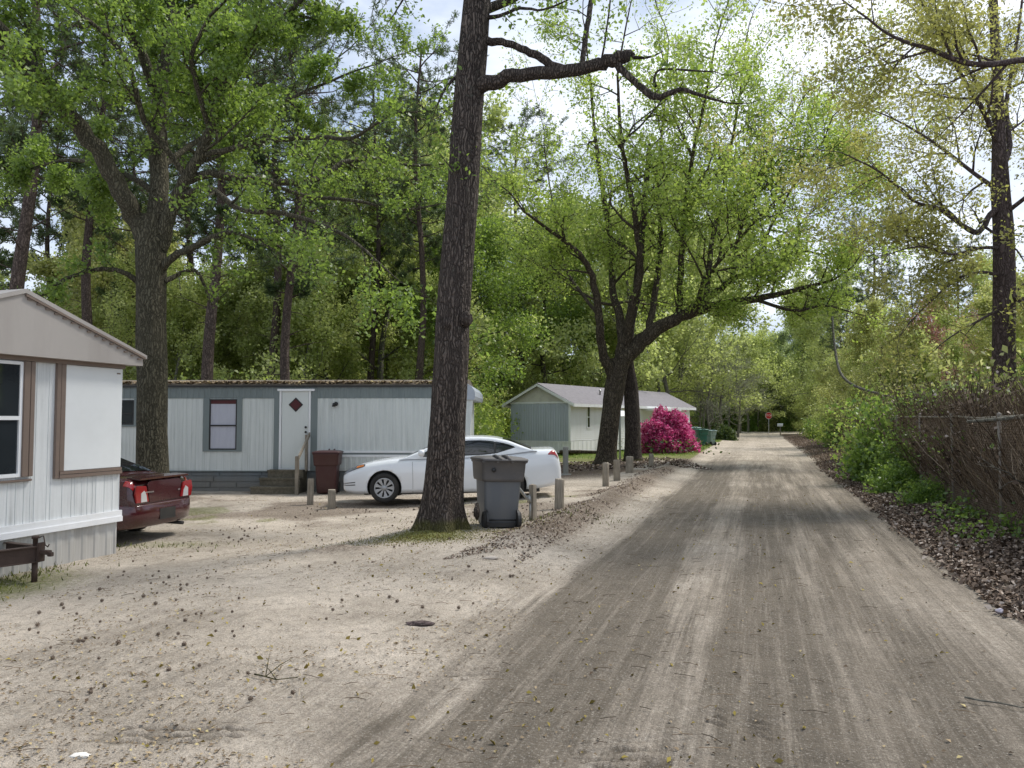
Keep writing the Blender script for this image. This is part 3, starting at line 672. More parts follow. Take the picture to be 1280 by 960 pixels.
# ---- trailer 2 (grey, across the yard)
def trailer_far():
    O = Vector((-16.8, 21.45, -.2)); rz = -.022
    t = empty('mobile_home', O, rz, 'long grey white mobile home with blue grey trim behind the white car', 'mobile home')
    cr, sr = math.cos(rz), math.sin(rz)
    def X(px):   # local x where the wall meets pixel column
        k = (px - 640) / F; return (k * O.y - O.x) / (cr - k * sr) if True else 0
    def Z(py): return 1.75 - (py - 525) * 21.25 / F + .2
    L = X(581); Wd = 3.6
    zs, zb, zt = Z(588), Z(498), Z(484)
    w = MB(); ribbed(w, 0, X(390), zs, zb, 0, .12, .006, kind='board')
    w.poly([(L, 0, zs), (L, Wd, zs), (L, Wd, zt), (L, 0, zt)]); w.poly([(0, 0, zs), (0, Wd, zs), (0, Wd, zt), (0, 0, zt)]); w.poly([(0, Wd, zs), (L, Wd, zs), (L, Wd, zt), (0, Wd, zt)])
    w.build('wall', M['t2wall'], t)
    w = MB(); ribbed(w, X(397), L, Z(563), zb, 0, .16, .016); ribbed(w, X(397), L, zs, Z(571), 0, .16, .016); w.build('metal_siding', M['t2wall'], t)
    b = MB(); ribbed(b, 0, L, zb, Z(483), -.012, .16, .012); b.build('top_band', M['teal'], t)
    b = MB(); b.box((X(397), -.03, Z(563)), (L, -.002, Z(565.6))); b.box((X(397), -.024, Z(568)), (L, -.002, Z(571))); b.build('belt_trim', M['white_trim'], t)
    b = MB(); b.box((X(397), -.012, Z(568)), (L, -.004, Z(565.6))); b.box((0, -.03, zs - .02), (X(343), -.002, zs + .0)); b.build('belt_stripe', M['teal'], t)
    s = MB(); xx = 0
    s.poly([(0, .04, -.1), (L, .04, -.1), (L, .04, zs), (0, .04, zs)])
    r3 = random.Random(4)
    zz = [-.1, .10, .26, .42]
    for i, z0 in enumerate(zz):
        z1 = (zz + [zs - .03])[i + 1] - .02; x = -.3 * (i % 2)
        while x < L:
            wdt = r3.uniform(.7, 1.3); a = max(x, 0); c_ = min(x + wdt - .02, L)
            if c_ > a + .05: s.box((a, .012 + r3.uniform(0, .012), z0), (c_, .05, z1))
            x += wdt
    s.build('skirt', M['skirt'], t, bevel=.01)
    # vertical trims
    for (a, c_) in ((343, 349.5), (388.5, 397)):
        q = MB(); q.box((X(a), -.025, zs), (X(c_), -.003, zb)); q.build('door_trim', M['teal'], t)
    # door
    dz0, dz1 = Z(585), Z(489)
    d = MB(); d.box((X(353), -.04, dz0), (X(386), -.006, dz1)); do = d.build('door', M['door'], t, bevel=.006)
    fr = MB(); fr.box((X(350), -.05, dz0), (X(352.6), -.003, dz1)); fr.box((X(386.4), -.05, dz0), (X(389), -.003, dz1)); fr.box((X(348), -.10, dz1), (X(394), -.003, dz1 + .06)); fr.box((X(350), -.06, dz0 - .06), (X(389), -.003, dz0 - .004)); fr.build('frame', M['white_trim'], do)
    cx, cz, h = X(370.5), Z(506), .20
    di = MB(); di.prism([(cx - h, cz), (cx, cz - h), (cx + h, cz), (cx, cz + h)], -.055, -.042)
    df = di.build('frame', M['black'], do)
    di = MB(); h = .155; di.prism([(cx - h, cz), (cx, cz - h), (cx + h, cz), (cx, cz + h)], -.062, -.056); di.build('pane', M['red_cloth'], do)
    for py in (534, 540):
        kb = MB(); kb.lathe([(0, -.10), (.028, -.095), (.034, -.075), (.015, -.06), (.02, -.042)], 12, 'y', (X(383.5), 0, Z(py))); kb.build('knob', M['black'], do)
    # window
    def window(a, c_, ga, gc, zt0, zb0, blinds=True):
        q = MB(); z0, z1 = Z(zb0), Z(zt0)
        q.box((X(a), -.035, z0 - .05), (X(ga), -.003, z1 + .03)); q.box((X(gc), -.035, z0 - .05), (X(c_), -.003, z1 + .03)); q.box((X(ga), -.034, z0 - .05), (X(gc), -.003, z0))
        wo = q.build('window', M['teal'], t)
        f = MB(); x0, x1 = X(ga), X(gc); zm = (z0 + z1) / 2 - .03
        f.box((x0, -.03, z0), (x0 + .035, -.004, z1)); f.box((x1 - .035, -.03, z0), (x1, -.004, z1)); f.box((x0 + .035, -.03, z1 - .03), (x1 - .035, -.004, z1)); f.box((x0 + .035, -.04, zm - .02), (x1 - .035, -.004, zm + .02)); f.box((x0 + .035, -.03, z0), (x1 - .035, -.004, z0 + .035))
        f.build('frame', M['black'], wo)
        g = MB(); zc = z1 - .03
        if blinds:
            # gathered curtain
            n = 22; rows = []
            for zz in (z0 + .035, zm, z1 - .13):
                rows.append([(x0 + .035 + (x1 - x0 - .07) * i / n, -.008 - .004 * math.sin(i * 1.9 + zz), zz) for i in range(n + 1)])
            g.grid(rows, True); g.build('curtain', M['curtain'], wo)
            g = MB(); g.box((x0 + .035, -.016, z1 - .13), (x1 - .035, -.006, z1 - .03)); g.build('valance', M['red_cloth'], wo)
        else:
            g.box((x0 + .035, -.016, z0 + .035), (x1 - .035, -.006, z1 - .03)); g.build('pane', M['glass'], wo)
    window(255, 303, 262.5, 297, 499, 562)
    window(140, 172, 146, 168.5, 500, 531, False)
    window(20, 70, 28, 62, 499, 562)
    # porch light
    pl = MB(); pl.lathe([(0, -.10), (.035, -.10), (.06, -.05), (.035, -.03), (.035, -.0)], 14, 'y', (X(420.5), 0, Z(505))); pl.lathe([(0, -.02), (.03, -.02), (.05, -.12), (0, -.12)], 12, 'z', (X(420.5) - .05, -.09, Z(503))); pl.build('porch_light', M['black'], t)
    # roof
    r = MB(); zr = Z(478)
    prof = [(-.06, zt + .0), (-.06, zt + .07), (.05, zt + .10), (Wd / 2, zr + .16), (Wd + .05, zt + .10), (Wd + .05, zt)]
    r.prism(prof, 0, L, 'x'); r.build('roof', M['roof_dirt'], t)
    e = MB(); e.box((0, -.085, Z(484)), (L, -.062, Z(484) + .045)); e.build('drip_edge', M['black'], t)
    # debris line on the roof
    n = 4200; cc = np.stack([nr.random(n) * L, -.03 + nr.random(n) ** 2 * 1.2, np.full(n, zt + .095)], 1); cc[:, 2] += nr.random(n) * .05 + np.clip(cc[:, 1], 0, 2) * .06
    v, f = leaf_quads(cc, .08, 1.5); o = link('roof_litter', np_mesh('roof_litter', v, f), t, M['litter']); o['kind'] = 'stuff'
    # end hood with rounded corner
    hd = MB(); zt2 = Z(478); zl = Z(500); prof = [(L - .02, zl), (L + .26, zl), (L + .29, zl + .10), (L + .27, zl + .25), (L + .18, zl + .38), (L + .05, zl + .46), (L - .02, zl + .48)]
    hd.prism(prof, -.05, Wd); hd.build('end_hood', M['grey_metal'], t)
    q = MB(); q.prism([(L + .004, zs), (L + .06, zs), (L + .22, zl - .01), (L + .004, zl - .01)], .0, .06); q.build('corner_panel', M['t2wall'], t)
    # steps
    st = empty('entry_steps', (0, 0, 0), rz, 'weathered wooden steps with a handrail below the white trailer door', 'steps')
    base = O + Vector((X(362) * cr, X(362) * sr, 0)); st.location = base
    hs = X(384) - X(362)
    for i, (zz, dep, ex) in enumerate(((.19, .90, .26), (.40, .62, .12), (.60, .34, 0))):
        q = MB(); q.box((-hs - ex, -dep - .0, zz - .05), (hs, -dep + .30, zz)); tr = q.build('tread', M['step_wood'], st, bevel=.006)
        q = MB(); q.box((-hs - ex + .02, -dep + .02, zz - .2), (hs - .02, -dep + .045, zz - .053)); q.build('riser', M['step_wood'], st)
    q = MB(); q.prism([(-.95, -.05), (0 - .02, -.05), (-.02, .54), (-.36, .54), (-.36, .34), (-.64, .34), (-.64, .13), (-.95, .13)], hs - .02, hs + .02, 'x'); q.build('stringer', M['step_wood'], st)
    q = MB(); q.box((hs - .02, -.98, -.05), (hs + .07, -.89, 1.0)); q.build('rail_post', M['post_wood'], st, bevel=.005)
    q = MB(); q.box((hs - .01, -.14, .55), (hs + .06, -.07, 1.55)); q.build('rail_post', M['post_wood'], st, bevel=.005)
    q = MB(); q.prism([(-1.02, .92), (-.02, 1.52), (-.02, 1.63), (-1.02, 1.03)], hs + .072, hs + .11, 'x'); q.build('handrail', M['post_wood'], st)
trailer_far()

# ---- white house
def house():
    d = Vector((.56, .83, 0)).normalized(); O = Vector((3.2, 42.0, 0)); rz = math.atan2(d.y, d.x)
    t = empty('white_house', O, rz, 'white lap sided house with grey shingle roof behind the pink azalea', 'house')
    L, Wd = 17.6, 3.95; ze, zp = 2.74, 3.72
    w = MB(); laps(w, 0, L, .62, ze, 0)
    w.poly([(0, Wd, .6), (L, Wd, .6), (L, Wd, ze), (0, Wd, ze)]); w.poly([(L, 0, 0), (L, Wd, 0), (L, Wd, ze), (L, 0, ze)]); w.poly([(0, 0, 0), (0, Wd, 0), (0, Wd, ze), (0, 0, ze)])
    w.build('wall', M['white_trim'], t)
    g = MB()
    n = 9
    for i in range(n):
        z0 = ze + (zp - ze) * i / n; z1 = ze + (zp - ze) * (i + 1) / n; h0 = (Wd / 2) * (1 - i / n); h1 = (Wd / 2) * (1 - (i + 1) / n)
        g.poly([(-.03, Wd / 2 - h0, z0), (-.03, Wd / 2 + h0, z0), (-.012, Wd / 2 + h1, z1), (-.012, Wd / 2 - h1, z1)])
    g.build('gable', m_plain('cream', (.60, .58, .50), .6, dirt=.25), t)
    p = MB(); n0 = len(p.v); q = MB(); ribbed(q, .12, Wd - .02, .60, 2.66, 0, .16, .02)
    q.v = [(b - .02, a, c_) for (a, b, c_) in q.v]; q.build('metal_panel', M['grey_metal'], t)
    tr = MB(); tr.box((-.05, 0, .50), (-.004, Wd, .59)); tr.box((-.06, -.02, .59), (-.004, .11, 2.70)); tr.box((-.06, 0, 2.67), (-.004, Wd, 2.76)); tr.build('corner_trim', M['white_trim'], t)
    k = MB(); q = MB(); ribbed(q, 0, Wd, -.05, .50, 0, .3, .015, kind='rib'); k.v = [(b - .01, a, c_) for (a, b, c_) in q.v]; k.f = q.f; k.sm = q.sm
    q = MB(); ribbed(q, 0, L, -.05, .60, -.016, .5, .015, kind='rib'); n0 = len(k.v); k.v += q.v; k.f += [tuple(i + n0 for i in f) for f in q.f]; k.sm += q.sm
    k.build('skirt', M['white_trim'], t)
    r = MB(); ov = .38; sl = (zp - ze) / (Wd / 2)
    for s in (-1, 1):
        y0 = -ov if s < 0 else Wd + ov; z0 = ze - ov * sl + .04
        r.prism([(y0, z0), (Wd / 2, zp + .04), (Wd / 2, zp + .10), (y0, z0 + .06)], -.32, L + .3, 'x')
    r.build('roof', M['shingle'], t)
    f = MB()
    for s in (-1, 1):
        y0 = -ov if s < 0 else Wd + ov; z0 = ze - ov * sl + .04
        f.prism([(y0, z0 - .12), (Wd / 2, zp - .08), (Wd / 2, zp + .045), (y0, z0 + .045)], -.35, -.322, 'x')
        f.box((-.32, min(y0, y0 + s * .025), z0 - .12), (L + .3, max(y0, y0 + s * .025), z0 + .05))
    f.build('fascia', M['white_trim'], t)
    so = MB(); so.box((-.30, -ov + .01, ze - .16), (L + .28, -.02, ze - .13)); so.build('soffit', M['white_trim'], t)
    for (a, b, z0, z1) in ((1.85, 2.12, 1.35, 2.48), (7.0, 7.9, 1.2, 2.3), (11.6, 12.5, 1.2, 2.3)):
        q = MB(); q.box((a - .07, -.05, z0 - .07), (a, -.003, z1 + .07)); q.box((b, -.05, z0 - .07), (b + .07, -.003, z1 + .07)); q.box((a, -.05, z1), (b, -.003, z1 + .07)); q.box((a, -.05, z0 - .07), (b, -.003, z0)); q.box((a, -.045, (z0 + z1) / 2 - .02), (b, -.003, (z0 + z1) / 2 + .02))
        wo = q.build('window', M['white_trim'], t); q = MB(); q.box((a, -.03, z0), (b, -.02, z1)); q.build('pane', M['glass'], wo)
    q = MB(); q.box((4.6, -.05, .65), (5.5, -.016, 2.5)); q.build('door', M['door'], t)
    aw = MB(); aw.prism([(-.9, 1.95), (-.9, 2.0), (-.02, 2.5), (-.02, 2.43)], 4.2, 5.9, 'x'); aw.build('awning', M['white_trim'], t)
    po = MB(); po.box((9.2, -1.2, 2.36), (13.0, -.03, 2.5)); pr = po.build('porch_roof', M['white_trim'], t)
    for xx in (9.3, 12.9):
        q = MB(); q.box((xx - .05, -1.15, 0), (xx + .05, -1.05, 2.358)); q.build('porch_post', M['white_trim'], t)
    q = MB(); q.lathe([(0, 0), (.05, 0), (.05, .28), (.08, .28), (.08, .36), (0, .4)], 10, c=(5.2, .9, 3.2)); q.build('roof_vent', M['alum'], t)
house()
# ================================================================== TREES
class Tree:
    def __init__(s, seed): s.mb = MB(); s.tips = []; s.r = random.Random(seed)
    def tube(s, pts, rad, k): s.mb.tube(pts, rad, k, False, True)
def rvec(r): return Vector((r.gauss(0, 1), r.gauss(0, 1), r.gauss(0, 1)))
def grow(T, p, d, L, r, lev, q):
    """q: seg, wig, up, n (children per level), ratio, ang, twig radius"""
    rg = T.r; n = max(3, int(L / q['seg'])); n = min(n, 9); pts = [p.copy()]; d = d.normalized(); dirs = [d]
    for i in range(n):
        d = (d + rvec(rg) * q['wig'] + Vector((0, 0, q['up']))).normalized(); p = p + d * (L / n); pts.append(p.copy()); dirs.append(d)
    rad = [max(q['rmin'], r * (1 - .72 * i / n)) for i in range(n + 1)]
    T.tube(pts, rad, 3 if lev == 0 else (4 if lev == 1 else 6))
    if lev == 0:
        for i in range(1, n + 1):
            T.tips.append(pts[i] + rvec(rg) * .03); T.tips.append((pts[i] + pts[i - 1]) / 2)
        return
    kids(T, pts, rad, lev, q, L)
    grow(T, pts[-1], dirs[-1], L * q['ratio'] * .8, rad[-1], lev - 1, q)
def kids(T, pts, rad, lev, q, L, t0=.2, nk=None, lenf=1.0, dbias=None):
    rg = T.r; n = len(pts) - 1; nk = nk or q['n'][lev]
    for c in range(nk):
        t = t0 + (1 - t0) * (c + rg.random()) / nk; f = t * n; i = min(int(f), n - 1); a = f - i
        p = pts[i].lerp(pts[i + 1], a); tg = (pts[i + 1] - pts[i]).normalized()
        o = tg.orthogonal().normalized(); o.rotate(Matrix.Rotation(rg.random() * 6.283, 3, tg))
        ang = q['ang'] * rg.uniform(.7, 1.3); dd = tg * math.cos(ang) + o * math.sin(ang)
        if dbias is not None: dd = dd + dbias
        dd.z += q.get('lift', 0)
        grow(T, p, dd, L * q['ratio'] * rg.uniform(.65, 1.2) * (1.1 - .45 * t) * lenf, min(rad[i] * .6, max(q['rmin'], L * .012)), lev - 1, q)
def smooth(pts, rad, m=4):
    o = []; ro = []; n = len(pts)
    for i in range(n - 1):
        p0 = pts[max(i - 1, 0)]; p1 = pts[i]; p2 = pts[i + 1]; p3 = pts[min(i + 2, n - 1)]
        for j in range(m):
            t = j / m; o.append(.5 * ((2 * p1) + (p2 - p0) * t + (2 * p0 - 5 * p1 + 4 * p2 - p3) * t * t + (3 * p1 - p0 - 3 * p2 + p3) * t ** 3)); ro.append(rad[i] * (1 - t) + rad[i + 1] * t)
    o.append(pts[-1]); ro.append(rad[-1]); return o, ro
def limb(T, data, q, lev, nk, lenL, t0=.15, k=10, jit=.03, org=None, dbias=None):
    lev = max(lev, 1)
    pts = [P(a, b, c) - org for (a, b, c, r) in data]; rad = [d[3] for d in data]
    pts, rad = smooth(pts, rad)
    for i in range(1, len(pts)): pts[i] = pts[i] + rvec(T.r) * jit * min(1, rad[i] * 5)
    T.tube(pts, rad, k)
    if nk: kids(T, pts, rad, lev, q, lenL, t0, nk, dbias=dbias)
    if nk and rad[-1] < .12: grow(T, pts[-1], pts[-1] - pts[-2], lenL * .7, rad[-1], max(lev - 1, 0), q)
def flare_trunk(T, pts, rad, k=28, lob=5, amp=.35, hf=.8, seed=0):
    """trunk with root flare; first point is at the ground"""
    mb = T.mb; n = len(mb.v); N = len(pts)
    for i, p in enumerate(pts):
        h = p.z - pts[0].z; e = math.exp(-max(h, 0) / (hf * .38))
        for j in range(k):
            a = 2 * math.pi * j / k
            r = rad[i] * (1 + e * (.45 + amp * math.cos(a * lob + seed + .6 * math.sin(a * 2 + seed))) + .035 * math.sin(a * 9 + h * 1.3) + .05 * mnoise.noise(Vector((math.cos(a) * 2, math.sin(a) * 2, h * 1.4 + seed))))
            mb.v.append((p.x + math.cos(a) * r, p.y + math.sin(a) * r, p.z))
    for i in range(N - 1):
        for j in range(k):
            j2 = (j + 1) % k; mb.f.append((n + i * k + j, n + i * k + j2, n + (i + 1) * k + j2, n + (i + 1) * k + j)); mb.sm.append(True)
def leaves(T, k, spread, size, m, parent, name='crown', nb=.6, el=1.5, maxn=200000):
    tp = np.array([tuple(t) for t in T.tips]); 
    c = np.repeat(tp, k, 0) + nr.normal(size=(len(tp) * k, 3)) * spread
    if len(c) > maxn: c = c[nr.permutation(len(c))[:maxn]]
    v, f = leaf_quads(c, size, nb, el); return link(name, np_mesh(name, v, f), parent, m)

# ---- tall trunk in the middle foreground
def tree_front():
    o = Vector((-1.10, 12.0, gz(-1.10, 12.0) - .05)); T = Tree(1)
    d = [(552, 668, .30), (553, 640, .295), (555, 600, .285), (560, 520, .275), (565, 440, .268), (566, 400, .262), (572, 320, .255), (578, 240, .247), (583, 160, .24), (590, 80, .232), (597, 0, .215), (604, -90, .20), (608, -220, .17), (616, -380, .13), (620, -560, .08)]
    pts = [P(a, b, 12.0) - o for (a, b, r) in d]; pts[0].z = 0; rad = [x[2] for x in d]
    pts, rad = smooth(pts, rad, 5); low = [p for p in pts if p.z < 1.0]
    flare_trunk(T, pts, rad, 40, 5, .30, .9, 1.0)
    # knots
    for (px, py, rr) in ((583, 398, .10), (560, 405, .08), (596, 640, .05)):
        c = P(px, py, 11.78) - o
        T.tube([c + Vector((0, .1, -.12)), c + Vector((0, .0, -.05)), c + Vector((.0, -.02, .03)), c + Vector((0, .1, .12))], [.02, rr, rr, .02], 8)
    q = dict(seg=.3, wig=.22, up=.05, n=[0, 4, 5], ratio=.5, ang=.9, rmin=.004)
    L = lambda a_, *a, **k: limb(T, [(x, y, z, r * .84) for x, y, z, r in a_], *a, org=o, **k)
    tips0 = []
    L([(590, 112, 11.95, .17), (618, 102, 11.85, .135), (650, 94, 11.7, .12), (700, 90, 11.55, .115), (740, 82, 11.4, .11), (765, 75, 11.3, .12), (784, 70, 11.25, .11), (792, 71, 11.25, .04)], q, 1, 3, .7, k=12)
    L([(598, 54, 12.0, .09), (622, 52, 11.9, .07), (645, 58, 11.8, .065), (668, 68, 11.7, .075), (688, 80, 11.6, .08), (710, 88, 11.52, .06)], q, 1, 0, .6)
    L([(772, 80, 11.3, .08), (782, 92, 11.2, .06), (798, 106, 11.1, .06), (814, 120, 11.0, .065), (828, 120, 10.9, .05), (850, 112, 10.8, .038), (872, 118, 10.7, .032), (905, 128, 10.6, .016)], q, 1, 8, .8); T.tips = tips0
    L([(820, 108, 11.0, .03), (818, 98, 11.0, .022), (826, 87, 10.95, .02), (860, 88, 10.9, .018), (896, 90, 10.8, .010)], q, 0, 3, .5)
    L([(728, 84, 11.45, .05), (731, 50, 11.6, .05), (738, 10, 11.9, .05), (745, -60, 12.3, .04), (755, -160, 12.8, .03)], q, 1, 4, 1.2)
    L([(752, 78, 11.35, .02), (756, 50, 11.3, .018), (762, 10, 11.2, .015), (765, -40, 11.1, .01)], q, 0, 3, .4)
    L([(601, 24, 12, .05), (625, 20, 11.8, .035), (650, 10, 11.6, .028), (680, 12, 11.4, .02), (720, -5, 11.2, .012)], q, 1, 5, .8)
    L([(585, 82, 12.0, .045), (566, 100, 12.0, .03), (556, 112, 12.0, .028), (545, 135, 12.0, .01)], q, 0, 2, .4)
    L([(583, 200, 12, .02), (570, 215, 11.7, .015), (560, 205, 11.6, .010), (548, 190, 11.5, .006)], q, 0, 2, .3)
    q2 = dict(seg=.6, wig=.16, up=.08, n=[0, 4, 5, 5], ratio=.5, ang=.8, rmin=.005)
    for i in range(13):
        i0 = int(len(pts) * (.70 + .28 * i / 13)); i0 = min(i0, len(pts) - 2); a = i * 2.4
        grow(T, pts[i0], Vector((math.cos(a), math.sin(a), .45)), 4.2 - i * .17, .08, 2, q2)
    t = empty('oak_tree', o, 0, 'tall oak with dark furrowed trunk and mossy foot beside the grey wheeled bin', 'tree')
    T.mb.build('trunk', M['bark_dark'], t, fix=False); leaves(T, 7, .12, .052, M['leaf_oak'], t)
tree_front()

# ---- big leafy oak at the left
def tree_left():
    o = Vector((-8.25, 17.7, -.25)); T = Tree(2); Y = 17.7
    d = [(192, 621, .34), (191, 590, .34), (190, 540, .33), (190, 480, .325), (189, 420, .32), (189, 370, .32), (189, 330, .33), (189, 296, .33), (192, 270, .28)]
    pts = [P(a, b, Y) - o for (a, b, r) in d]; pts[0].z = 0; pts, rad = smooth(pts, [x[2] for x in d]); flare_trunk(T, pts, rad, 30, 5, .2, .8, 2)
    q = dict(seg=.5, wig=.20, up=.02, n=[0, 4, 5, 5], ratio=.50, ang=.85, rmin=.005)
    L = lambda a_, *a, **k: limb(T, [(x, y, z, r * .95) for x, y, z, r in a_], *a, org=o, **k)
    L([(192, 330, Y, .26), (178, 285, 17.6, .23), (158, 250, 17.3, .22), (130, 197, 17, .20), (95, 150, 16.7, .185), (62, 108, 16.3, .17), (46, 88, 16, .165), (22, 62, 15.7, .14), (-5, 30, 15.4, .12), (-60, -30, 15, .09)], q, 3, 9, 4.0, t0=.3)
    L([(46, 92, 16, .12), (20, 80, 15.6, .11), (0, 60, 15.3, .10), (-40, 30, 15, .08)], q, 2, 3, 3.0)
    L([(192, 320, Y, .25), (198, 270, Y, .23), (199, 200, 17.9, .21), (198, 140, 18, .19), (204, 90, 18.2, .16), (214, 30, 18.4, .13), (216, -40, 18.6, .11), (222, -150, 18.8, .08), (225, -260, 19, .04)], q, 3, 13, 4.2, t0=.25)
    L([(197, 120, 18, .14), (180, 75, 17.5, .12), (165, 40, 17.2, .10), (150, -20, 16.8, .08), (140, -90, 16.4, .05)], q, 3, 6, 3.2)
    L([(197, 110, 18, .12), (218, 60, 18.6, .10), (240, 10, 19.2, .08), (270, -60, 20, .05)], q, 3, 6, 3.2)
    L([(198, 310, Y, .22), (212, 270, 17.6, .17), (228, 235, 17.5, .16), (246, 200, 17.3, .135), (262, 165, 17.1, .12), (272, 130, 16.9, .11), (285, 95, 16.7, .10), (318, 52, 16.4, .08), (365, 12, 16, .06), (410, -40, 15.6, .04)], q, 3, 12, 3.6, t0=.3)
    L([(232, 226, 17.5, .11), (262, 218, 17.6, .10), (310, 224, 18, .095), (370, 228, 18.5, .09), (402, 222, 18.9, .08), (425, 205, 19.2, .07), (460, 198, 19.6, .05), (510, 206, 20, .04), (556, 205, 20.3, .025)], q, 2, 12, 3.0, t0=.15)
    L([(250, 195, 17.3, .07), (290, 186, 17, .065), (340, 176, 16.6, .06), (400, 172, 16.2, .05), (440, 172, 15.8, .04), (470, 155, 15.5, .028), (500, 140, 15.2, .015)], q, 2, 10, 2.6)
    L([(225, 245, 17.5, .08), (262, 236, 17, .07), (300, 262, 16.5, .06), (345, 265, 16, .055), (395, 278, 15.5, .045), (440, 300, 15.1, .035), (475, 330, 14.8, .02), (500, 352, 14.6, .01)], q, 2, 11, 2.6)
    L([(320, 222, 18, .06), (380, 245, 18.2, .05), (440, 250, 18.6, .045), (500, 262, 19, .03), (550, 255, 19.5, .015)], q, 2, 8, 2.4)
    L([(204, 335, Y, .10), (222, 318, 17.4, .085), (250, 305, 17.1, .075), (272, 294, 16.9, .06), (292, 290, 16.7, .05), (320, 300, 16.4, .03)], q, 2, 6, 2.2)
    L([(206, 352, Y, .07), (225, 342, 17.9, .05), (243, 338, 18, .045), (255, 355, 18.1, .04), (264, 380, 18.2, .03), (275, 372, 18.3, .015)], q, 1, 4, 1.0)
    L([(172, 352, Y, .08), (155, 340, 17.5, .06), (130, 336, 17.3, .055), (100, 342, 17.1, .05), (75, 352, 16.9, .04), (55, 368, 16.8, .03), (30, 372, 16.6, .015)], q, 2, 5, 1.5)
    L([(235, 225, 17.5, .08), (210, 190, 17.2, .07), (180, 150, 16.8, .065), (158, 75, 16.2, .055), (110, 25, 15.7, .045), (60, -10, 15.3, .03)], q, 2, 10, 2.6)
    L([(262, 165, 17.1, .07), (250, 120, 16.6, .06), (240, 70, 16, .05), (262, 20, 15.5, .035)], q, 2, 7, 2.4)
    L([(200, 210, 17.8, .08), (240, 180, 18.8, .07), (300, 150, 20, .06), (370, 120, 21, .05), (440, 90, 21.6, .03)], q, 3, 7, 2.8)
    L([(195, 240, 17.6, .08), (150, 215, 18.6, .07), (90, 200, 19.8, .05), (40, 210, 20.5, .03)], q, 3, 6, 2.6)
    t = empty('oak_tree', o, 0, 'large leafy green oak with forked grey trunk behind the maroon car', 'tree')
    T.mb.build('trunk', M['bark_oak'], t, fix=False)
    tp = np.array([tuple(x) for x in T.tips]); print('left oak tips', len(tp))
    leaves(T, 7, .11, .060, M['leaf_oak'], t, maxn=130000)
tree_left()

